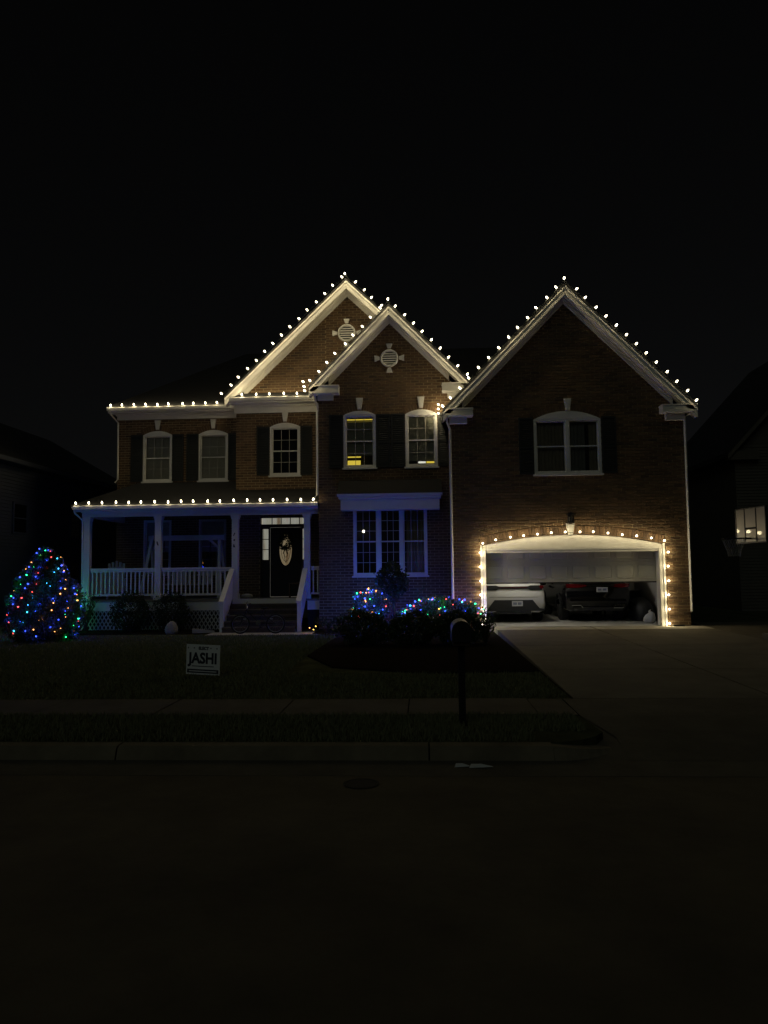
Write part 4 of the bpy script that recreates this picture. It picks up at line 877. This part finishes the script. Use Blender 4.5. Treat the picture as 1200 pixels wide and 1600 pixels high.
# garden stone and splash block
st = MB(); st.lathe([(.14, 0), (.17, .08), (.15, .2), (.1, .3), (.03, .36)], 12); st.v = [(x*(1+.2*math.sin(5*z+3*y)), y*(1+.15*math.sin(8*x)), z*(1+.1*math.sin(6*x))) for x, y, z in st.v]
tag(st.build('garden_stone', M['stone'], None, True, (-6.98, 20.75, -.1)), 'pale upright lumpy garden stone between the boxwoods and path', 'stone')
sp = MB().prism([(-.3, 0), (-.3, .12), (-.26, .12), (.2, .03), (.3, .03), (.3, 0)], -.13, .13); sp.prism([(-.3, .0), (-.3, .14), (.3, .06), (.3, 0)], -.15, -.131).prism([(-.3, .0), (-.3, .14), (.3, .06), (.3, 0)], .131, .15)
tag(sp.build('splash_block', M['concrete'], None, False, (-6.15, 21.0, -.1)), 'small pale splash block on the ground left of the steps', 'block'); bpy.data.objects['splash_block'].rotation_euler = (0, 0, R(15))
# yard sign
def text(body, size, m, parent, loc, rot=(R(90), 0, 0), bold=0, ext=.0015, sx=1):
    c = bpy.data.curves.new('t', 'FONT'); c.body = body; c.size = size; c.align_x = 'CENTER'; c.align_y = 'CENTER'; c.extrude = ext; c.offset = bold; c.resolution_u = 3
    t = bpy.data.objects.new('t', c); COL.objects.link(t); bpy.context.view_layer.update()
    me = bpy.data.meshes.new_from_object(t.evaluated_get(bpy.context.evaluated_depsgraph_get())); bpy.data.objects.remove(t); bpy.data.curves.remove(c)
    me.materials.clear(); me.materials.append(M[m]); o = link('lettering', me, parent, loc); o.rotation_euler = rot; o.scale = (sx, 1, 1); return o
ys_ = tag(empty('yard_sign', (-3.58, 12.2, -.12)), 'white yard sign reading JASHI standing in the dark lawn', 'sign'); ys_.rotation_euler = (0, R(1.2), R(-14))
MB().box(-.305, .305, -.004, .004, .05, .53).build('sign_board', M['sign'], ys_)
for sx in (-.2, .2): MB().tube([(sx, .002, -.1), (sx, .002, .3)], .004, 5).build('stake', M['rim'], ys_)
text('JASHI', .235, 'ink', ys_, (0, -.0065, .305), bold=.008, sx=.93); text('ELECT', .066, 'ink', ys_, (0.01, -.0065, .47), bold=.003)
for sx in (-.27, -.16, .14, .25):
    n5 = [(sx+(.016 if i % 2 == 0 else .007)*math.sin(i*math.pi/5), .475+(.016 if i % 2 == 0 else .007)*math.cos(i*math.pi/5)) for i in range(10)]
    MB().prism(n5, -.0075, -.0045).build('star', M['ink'], ys_)
MB().box(-.285, .285, -.0062, -.0042, .075, .135).build('sign_band', M['ink'], ys_)
MB().box(-.2, .2, -.0062, -.0042, .178, .19).build('sign_line', M['ink'], ys_); MB().box(-.25, .25, -.0082, -.0064, .098, .112).build('sign_line', M['sign'], ys_)
# mailbox
mx = tag(empty('mailbox', (.40, 8.3, -.1)), 'dark arched mailbox on a post by the kerb', 'mailbox')
ar = [(-.105, .9), (.105, .9), (.105, 1.02)] + [(.105*math.cos(t), 1.02+.105*math.sin(t)) for t in [math.pi*i/10 for i in range(1, 10)]] + [(-.105, 1.02)]
MB().prism(ar, -.2, .3).build('box_body', M['galv'], mx); MB().prism([(x*.94, .906+(z-.9)*.94) for x, z in ar], -.215, -.2005).build('box_door', M['blackm'], mx)
MB().box(-.012, .012, -.235, -.2155, 1.05, 1.08).build('door_latch', M['blackm'], mx); MB().box(.106, .112, -.1, -.07, .95, 1.12).box(.106, .112, -.1, .0, 1.09, 1.12).build('flag', M['taillamp'], mx)
MB().box(-.036, .036, -.036, .036, -.1, .86).build('post', M['iron'], mx); MB().box(-.09, .09, -.16, .26, .862, .898).build('shelf_board', M['wood'], mx); beam(MB(), (0, .25, .86), (0, .05, .6), .05).build('brace', M['wood'], mx)
# litter in the gutter
for i, (x, y, s, lb) in enumerate(((.33, 7.08, .07, 'crumpled scrap of pale paper in the gutter'), (.5, 7.06, .11, 'flat pale strip of litter in the gutter'))):
    q = MB(); q.add([(-s, -.03, 0), (s, -.025, .008), (s*.9, .03, .004), (-s*.8, .035, .02), (0, 0, .03)], [(0, 1, 4), (1, 2, 4), (2, 3, 4), (3, 0, 4), (3, 2, 1, 0)]); tag(q.build('paper_scrap', M['paper'], None, False, (x, y, -.226)), lb, 'litter')
# basketball hoop
bh = tag(empty('basketball_hoop', (7.5, 16.6, -.02)), 'basketball hoop with pale backboard right of the driveway', 'basketball hoop')
A_, B_ = Vector((-.56, .45, 0)), Vector((-.38, -.62, 0)); dd = (B_-A_).normalized(); nn = Vector((dd.y, -dd.x, 0)); nn = nn if nn.x < 0 else -nn
def brd(u0, u1, z0, z1, t0, t1):
    b = MB(); P_ = lambda u, t, z: A_+dd*u+nn*t+Vector((0, 0, z))
    b.add([P_(u0, t0, z0), P_(u1, t0, z0), P_(u1, t1, z0), P_(u0, t1, z0), P_(u0, t0, z1), P_(u1, t0, z1), P_(u1, t1, z1), P_(u0, t1, z1)], [(0, 3, 2, 1), (4, 5, 6, 7), (0, 1, 5, 4), (1, 2, 6, 5), (2, 3, 7, 6), (3, 0, 4, 7)]); return b
W_ = (B_-A_).length; zb, zt = 2.10, 2.86
brd(0, W_, zb, zt, 0, .02).build('backboard', M['acrylic'], bh)
q = brd(0, W_, zb, zb+.03, -.02, .03); 
for a in ((0, W_, zt-.02, zt), (0, .02, zb+.03, zt-.02), (W_-.02, W_, zb+.03, zt-.02)):
    r_ = brd(*a, -.02, .03); q.add(r_.v, r_.f)
q.build('board_frame', M['blackm'], bh)
uc = W_/2; q = MB()
for a in ((uc-.22, uc-.185, zb+.03, zt-.02), (uc+.185, uc+.22, zb+.03, zt-.02), (uc-.185, uc+.185, zb+.3, zb+.34)):
    r_ = brd(*a, .0205, .023); q.add(r_.v, r_.f)
q.build('target_square', M['iron'], bh)
rc_ = A_+dd*uc+nn*.42+Vector((0, 0, zb+.1)); MB().tube([rc_+Vector((.23*math.cos(2*math.pi*i/20), .23*math.sin(2*math.pi*i/20), 0)) for i in range(21)], .012, 5, False).tube([rc_-nn*.23, rc_-nn*.4], .02, 5).build('rim', M['iron'], bh)
q = MB()
for i in range(12):
    for sgn in (1, -1):
        q.tube([rc_+Vector((rr*math.cos(2*math.pi*(i+sgn*k_)/12), rr*math.sin(2*math.pi*(i+sgn*k_)/12), -z_)) for rr, z_, k_ in ((.225, 0, 0), (.19, .13, .5), (.14, .26, 1), (.12, .38, 1.5))], .003, 3)
q.build('net', M['fabric'], bh)
MB().tube([(.28, .1, 0), (.28, .1, 2.3), (.2, .06, 2.75)], .05, 8).build('pole', M['blackm'], bh)
beam(beam(MB(), (.27, .1, 2.2), A_+dd*uc+Vector((0, 0, 2.45)), .05), (.24, .08, 2.6), A_+dd*uc+Vector((0, 0, 2.7)), .05).build('arm', M['blackm'], bh)
MB().prism([(-.1, -.3), (.6, -.3), (.75, .1), (.6, .5), (-.1, .5)], .0, .16, 'z').build('base_tank', M['blackm'], bh)

# ---------------------------------------------------------------- vehicles in the garage
def car(name, label, loc, W, L_, H, paint, st, rz=0):
    c = tag(empty(name, loc, rz), label, 'car', 'cars in the garage'); hw = W/2
    # stations: y from the tail, width factor, floor, belt, top, roof width factor
    def sec(y, wf, zb_, zbelt, ztop, rf):
        w = hw*wf; pts = [(0, zb_), (w*.8, zb_), (w*.95, zb_+.07), (w, zb_+.2), (w*1.0, .62), (w*.985, zbelt-.12), (w*.95, zbelt), (w*.90, zbelt+.025), (hw*rf, max(ztop-.07, zbelt+.03)), (hw*rf*.82, ztop), (0, ztop+.01)]
        return [(x, y, z) for x, z in pts] + [(-x, y, z) for x, z in pts[-2:0:-1]]
    S_ = [sec(*a) for a in st]; n_ = len(S_[0]); body = MB(); glass_ = MB(); vs = [p for s in S_ for p in s]; fb, fg = [], []
    for i in range(len(S_)-1):
        for j in range(n_):
            q_ = (i*n_+j, i*n_+(j+1) % n_, (i+1)*n_+(j+1) % n_, (i+1)*n_+j); g0 = min(st[i][4]-st[i][3], st[i+1][4]-st[i+1][3]); g1 = max(st[i][4]-st[i][3], st[i+1][4]-st[i+1][3])
            isg = (j in (7, n_-8) and g0 > .3) or (j in (8, 9, n_-10, n_-9) and g0 < .3 < g1)
            (fg if isg else fb).append(q_)
    fb += [tuple(range(n_-1, -1, -1)), tuple((len(S_)-1)*n_+j for j in range(n_))]
    body.add(vs, fb).build('body', M[paint], c, True); glass_.add([p for p in vs], fg).build('window_glass', M['carglass'], c)
    for wy in (.95, L_-.95):
        for s in (-1, 1):
            w_ = empty('wheel', (s*(hw-.13), wy, .36), parent=c)
            t_ = MB().lathe([(.2, -.13), (.33, -.13), (.36, -.1), (.365, 0), (.36, .1), (.33, .13), (.2, .13)], 24); t_.v = [(z, y, x) for x, y, z in t_.v]; t_.build('tyre', M['rubber'], w_, True)
            t_ = MB().lathe([(.03, s*.1), (.08, s*.125), (.2, s*.12), (.225, s*.135), (.225, s*.1)], 20); t_.v = [(z, y, x) for x, y, z in t_.v]; t_.build('rim', M['rim'], w_)
            arch_ = MB().tube([(s*(hw+.004), wy+.43*math.cos(t), .36+.43*math.sin(t)) for t in [math.pi*i/12 for i in range(13)]], .035, 5); arch_.build('wheel_arch', M['clad'], c)
    return c
def tail_plate(c, x0, x1, z0, z1, y):
    p = MB().box(x0, x1, y-.012, y, z0, z1).build('licence_plate', M['plate'], c)
    rn = random.Random(3); q = MB()
    for i in range(7):
        if i == 3: continue
        xx = x0+(x1-x0)*(.12+.11*i); q.box(xx, xx+.025, y-.0145, y-.0122, z0+.04, z1-.04)
    q.build('plate_marks', M['plateink'], p)
wc = car('white_car', 'white suv parked in the left garage bay, tail to the street', (2.62, 22.3, .04), 1.88, 4.7, 1.62, 'wpaint',
         [(0, .90, .36, .92, 1.12, .80), (.05, .965, .32, .98, 1.16, .84), (.16, 1, .28, 1.0, 1.22, .84), (.42, 1, .26, 1.0, 1.5, .72), (.85, 1, .25, 1.0, 1.62, .70), (2.2, 1, .25, .99, 1.64, .70), (3.0, 1, .25, .98, 1.5, .70), (3.6, 1, .25, .97, 1.02, .78), (4.3, .97, .28, .86, .92, .7), (4.62, .86, .32, .74, .8, .6), (4.7, .7, .4, .62, .7, .5)])
y = -.006
q = MB().prism([(-.84, 1.08), (-.5, 1.08), (-.42, 1.05), (.42, 1.05), (.5, 1.08), (.80, 1.08), (.85, 1.02), (.82, .94), (.5, .94), (.42, .985), (-.42, .985), (-.5, .94), (-.84, .94)], y-.012, y+.05); q.build('light_bar', M['clad'], wc)
for s in (-1, 1): MB().prism([(s*.74, 1.07), (s*.86, 1.07), (s*.88, 1.0), (s*.78, .98)], y-.03, y+.06).build('tail_light', M['taillamp'], wc)
MB().box(-.4, .4, y-.016, y-.0125, 1.01, 1.022).build('light_strip', M['taillamp'], wc)
q = MB().prism([(-.88, .34), (.88, .34), (.88, .40), (.74, .42), (.55, .66), (-.55, .66), (-.74, .42), (-.88, .40)], y-.035, y+.06); q.build('bumper_cladding', M['clad'], wc)
MB().box(-.5, .5, y-.05, y+.1, .26, .33).build('skid_plate', M['clad'], wc); tail_plate(wc, -.05, .26, .48, .63, y-.036)
MB().box(-.7, .7, y-.002, y+.02, .735, .741).build('hatch_seam', M['clad'], wc)
for xx in (-.35, 0.12, -.36, .13): 
    pass
MB().prism([(-.62, .98), (.62, .98), (.62, 1.0), (-.62, 1.0)], y-.02, y).build('trim_line', M['clad'], wc)
kc = car('black_car', 'black suv with red tail lights parked in the right garage bay', (5.09, 22.5, .04), 1.94, 4.85, 1.7, 'kpaint',
         [(0, .92, .42, .98, 1.16, .82), (.06, .975, .36, 1.02, 1.2, .84), (.2, 1, .3, 1.05, 1.28, .84), (.5, 1, .28, 1.05, 1.56, .73), (.95, 1, .27, 1.04, 1.7, .71), (2.3, 1, .27, 1.03, 1.72, .71), (3.1, 1, .27, 1.02, 1.56, .71), (3.7, 1, .27, 1.0, 1.06, .8), (4.4, .97, .3, .92, .98, .72), (4.75, .86, .34, .78, .86, .6), (4.85, .7, .42, .66, .74, .5)])
for s in (-1, 1):
    MB().prism([(s*.3, 1.07), (s*.3, 1.03), (s*.6, .99), (s*.9, 1.0), (s*.92, 1.1), (s*.7, 1.1)], y-.02, y+.08).build('tail_light', M['taillamp'], kc)
    q = MB(); fr = [(s*.44, .40), (s*.72, .40), (s*.76, .48), (s*.50, .48)]; q.tube([(a, y-.04, b) for a, b in fr+fr[:1]], .010, 5); q.build('exhaust_trim', M['chrome'], kc)
MB().box(-.32, .48, y-.03, y-.005, 1.03, 1.075).build('chrome_bar', M['chrome'], kc)
tail_plate(kc, -.03, .29, .86, 1.0, y-.005); MB().box(-.8, .8, y-.05, y+.1, .60, .66).build('bumper_lip', M['kpaint'], kc); MB().box(-.7, .7, y-.03, y+.1, .32, .42).build('bumper_cladding', M['clad'], kc)
for s in (-1, 1):
    q = MB().lathe([(.02, -.06), (.07, -.05), (.085, 0), (.07, .05), (.02, .06)], 10); q.v = [(x*1.3+s*1.05, y_+3.35, z*1.1+1.08) for x, y_, z in q.v]; q.build('wing_mirror', M['kpaint'], kc, True)
# clutter right of the black car
cl = MB().lathe([(.3, 0), (.34, .2), (.33, .45), (.26, .58), (.12, .64), (.02, .65)], 14); cl.v = [(x*1.0+.03*math.sin(9*z), y*1.6, z*(1+.08*math.sin(7*y))) for x, y, z in cl.v]
tag(cl.build('covered_bulk', M['clad'], None, True, (6.46, 22.9, .04)), 'low dark covered bulk beside the black car in the garage', 'covered item')
bg_ = MB().lathe([(.1, 0), (.145, .06), (.15, .15), (.12, .24), (.07, .29), (.03, .31), (.045, .35)], 13); bg_.v = [(x*(1+.22*math.sin(14*z+25*y))+.05*z, y*(1+.2*math.sin(29*x)), z*(1+.1*math.sin(20*x))) for x, y, z in bg_.v]
tag(bg_.build('white_bag', M['bag'], None, True, (6.36, 21.85, .04)), 'tied white plastic bag on garage floor by right jamb', 'bag')
wb = tag(empty('workbench', (6.45, 25.2, .04)), 'low workbench with pale boxes at the right rear of the garage', 'workbench')
MB().box(-.3, .3, -1.2, 1.2, .86, .9).build('bench_top', M['whitewood'], wb)
for sx in (-.26, .26):
    for sy in (-1.15, 1.15): MB().box(sx-.03, sx+.03, sy-.03, sy+.03, 0, .86).build('leg', M['wood'], wb)
MB().box(-.28, .28, -1.1, 1.1, .25, .28).build('shelf_board', M['whitewood'], wb)
for i, (y_, w_, h_, m_) in enumerate(((-.9, .4, .26, 'paper'), (-.35, .5, .18, 'fabric'), (.3, .42, .3, 'wood'))):
    bx_ = tag(empty('storage_box', (6.42, 25.2+y_, .941)), ('pale cardboard box at the near end of the workbench', 'low grey box in the middle of the workbench', 'tall brown box at the far end of the workbench')[i], 'box', 'boxes on the workbench')
    MB().box(-.18, .18, -w_/2, w_/2, 0, h_).build('carton', M[m_], bx_); MB().box(-.19, .19, -w_/2-.01, w_/2+.01, h_, h_+.04).build('lid', M[m_], bx_)
# opener lamp on the garage ceiling (lights the floor between the cars)
gl = tag(empty('garage_ceiling_light', (2.75, 21.45, 2.72)), 'lit bulb fixture on the garage ceiling behind the raised door', 'ceiling light')
MB().lathe([(.08, -.05), (.09, 0), (.02, .01), (.02, .23)], 12).build('base', M['vinyl'], gl); M['glamp'] = emit('garage_lamp', (1, .95, .82), GARAGE_LAMP); MB().lathe([(.02, -.16), (.045, -.145), (.055, -.11), (.04, -.07), (.02, -.05)], 10).build('bulb', M['glamp'], gl, True)

# ---------------------------------------------------------------- neighbours and background trees
def rect_window(parent, P0, u, w, z0, z1, m='carglass'):
    """flat-wall window: frame, pane and bars; P0 bottom-left, u unit vector along the wall, outward normal left of u"""
    u = Vector(u); nrm = Vector((u.y, -u.x, 0)); P0 = Vector(P0)
    def bx(u0, u1, a, b, t0, t1):
        P_ = lambda s, t, z: P0+u*s+nrm*t+Vector((0, 0, z)); return [P_(u0, t0, a), P_(u1, t0, a), P_(u1, t1, a), P_(u0, t1, a), P_(u0, t0, b), P_(u1, t0, b), P_(u1, t1, b), P_(u0, t1, b)], [(0, 3, 2, 1), (4, 5, 6, 7), (0, 1, 5, 4), (1, 2, 6, 5), (2, 3, 7, 6), (3, 0, 4, 7)]
    wn2 = empty('window', (0, 0, 0), parent=parent); q = MB(); t = .07
    for a in ((0, t, z0, z1), (w-t, w, z0, z1), (t, w-t, z0, z0+t), (t, w-t, z1-t, z1), (t, w-t, (z0+z1)/2-.02, (z0+z1)/2+.02)): q.add(*bx(*a, .0, .05))
    q.build('frame', M['siding'], wn2); MB().add(*bx(t, w-t, z0+t, z1-t, .005, .02)).build('pane', M[m], wn2)
nh = tag(empty('neighbour_house', (-18, 28, -.1)), 'dark sided neighbour house beyond the lit evergreen', 'house')
q = MB(); 
for i in range(46): q.prism([(4.0+.028, i*.12), (4.0, i*.12+.121), (3.97, i*.12+.121), (3.97, i*.12)], -4.5, 7, 'y')
q.box(-6, 3.969, -4.5, 7, 0, 5.5); q.build('wall', M['siding'], nh)
MB().prism([(-6.5, 5.4), (4.45, 5.4), (4.45, 5.6), (0, 8.2), (-2.5, 8.2), (-6.5, 5.6)], -4.9, 7.4).build('roof', M['shingle'], nh); MB().box(4.40, 4.52, -4.9, 7.4, 5.42, 5.56).build('gutter', M['siding'], nh)
rect_window(nh, (4.03, -3.0, 0), (0, 1, 0), .95, 3.1, 4.2); rect_window(nh, (4.03, 1.2, 0), (0, 1, 0), .95, 3.1, 4.4); rect_window(nh, (4.03, 1.2, 0), (0, 1, 0), .95, .9, 2.2)
n2 = tag(empty('neighbour_house', (17.0, 30, -.1)), 'tan sided neighbour house with steep gable at the right edge', 'house')
q = MB()
for i in range(54): q.prism([(-.028, i*.12), (0, i*.12+.121), (.03, i*.12+.121), (.03, i*.12)], -4.75, 4.75, 'x')
q.box(-4.75, 4.75, .031, 9, 0, 6.5); q.prism([(-4.75, 6.49), (4.75, 6.49), (0, 11.5)], .0, 9); q.build('wall', M['siding2'], n2)
for s in (-1, 1):
    MB().prism([(s*5.15, 6.15), (0, 11.72), (0, 11.5), (s*5.15, 5.95)], -.35, 9.3).build('roof', M['shingle'], n2); MB().prism([(s*5.14, 6.05), (0, 11.6), (0, 11.4), (s*5.14, 5.85)], -.38, -.352).build('rake_board', M['siding2'], n2)
    MB().box(s*4.5-.6, s*4.5+.6, -.3, 0, 5.85, 6.2).build('cornice_return', M['siding2'], n2)
rect_window(n2, (-3.4, -.03, 0), (1, 0, 0), 1.0, 3.6, 5.2); rect_window(n2, (-3.4, -.03, 0), (1, 0, 0), 1.0, .9, 2.5); rect_window(n2, (1.4, -.03, 0), (1, 0, 0), 1.0, 3.6, 5.2)
for i, (x, y, h, r, lb) in enumerate(((13.5, 46, 6.6, 2.1, 'dark background tree left of the tan neighbour house'), (11.0, 52, 7.4, 2.4, 'dark background tree just right of the garage gable'), (-19.5, 47, 8.5, 2.8, 'dark background tree behind the left neighbour roof'), (-13.2, 50, 7.0, 2.4, 'dark background tree between the left neighbour and porch'))):
    t = tag(empty('background_tree', (x, y, -.11)), lb, 'tree', 'trees behind the houses'); rn = random.Random(70+i)
    V, F = [], []
    for k in range(9):
        c = Vector((rn.gauss(0, r*.4), rn.gauss(0, r*.4), h*.62+rn.gauss(0, h*.14))); rr = r*rn.uniform(.35, .6)
        v, f = leaves(420, ell(c, (rr, rr, rr*.85), seed=k+i*9), .26, rn); n0 = len(V); V += v; F += [tuple(a+n0 for a in b) for b in f]
        MB().tube([(0, 0, h*.25), c*.6+Vector((0, 0, h*.15)), c], [.1, .06, .02], 5).build('limb', M['twig'], t)
    me = bpy.data.meshes.new('crown'); me.from_pydata(V, [], F); me.materials.append(M['leaf2']); link('crown', me, t)
    MB().tube([(0, 0, -.1), (.05, 0, h*.3), (0, .05, h*.7)], [.22, .16, .06], 8).build('trunk', M['twig'], t)
# outward-facing normals everywhere
import bmesh
for me in bpy.data.meshes:
    if len(me.polygons) and len(me.polygons) < 60000 and me.name.split('.')[0] not in ('foliage', 'crown', 'lawn_grass', 'verge_grass', 'side_grass'):
        bm = bmesh.new(); bm.from_mesh(me); bmesh.ops.recalc_face_normals(bm, faces=bm.faces); bm.to_mesh(me); bm.free()
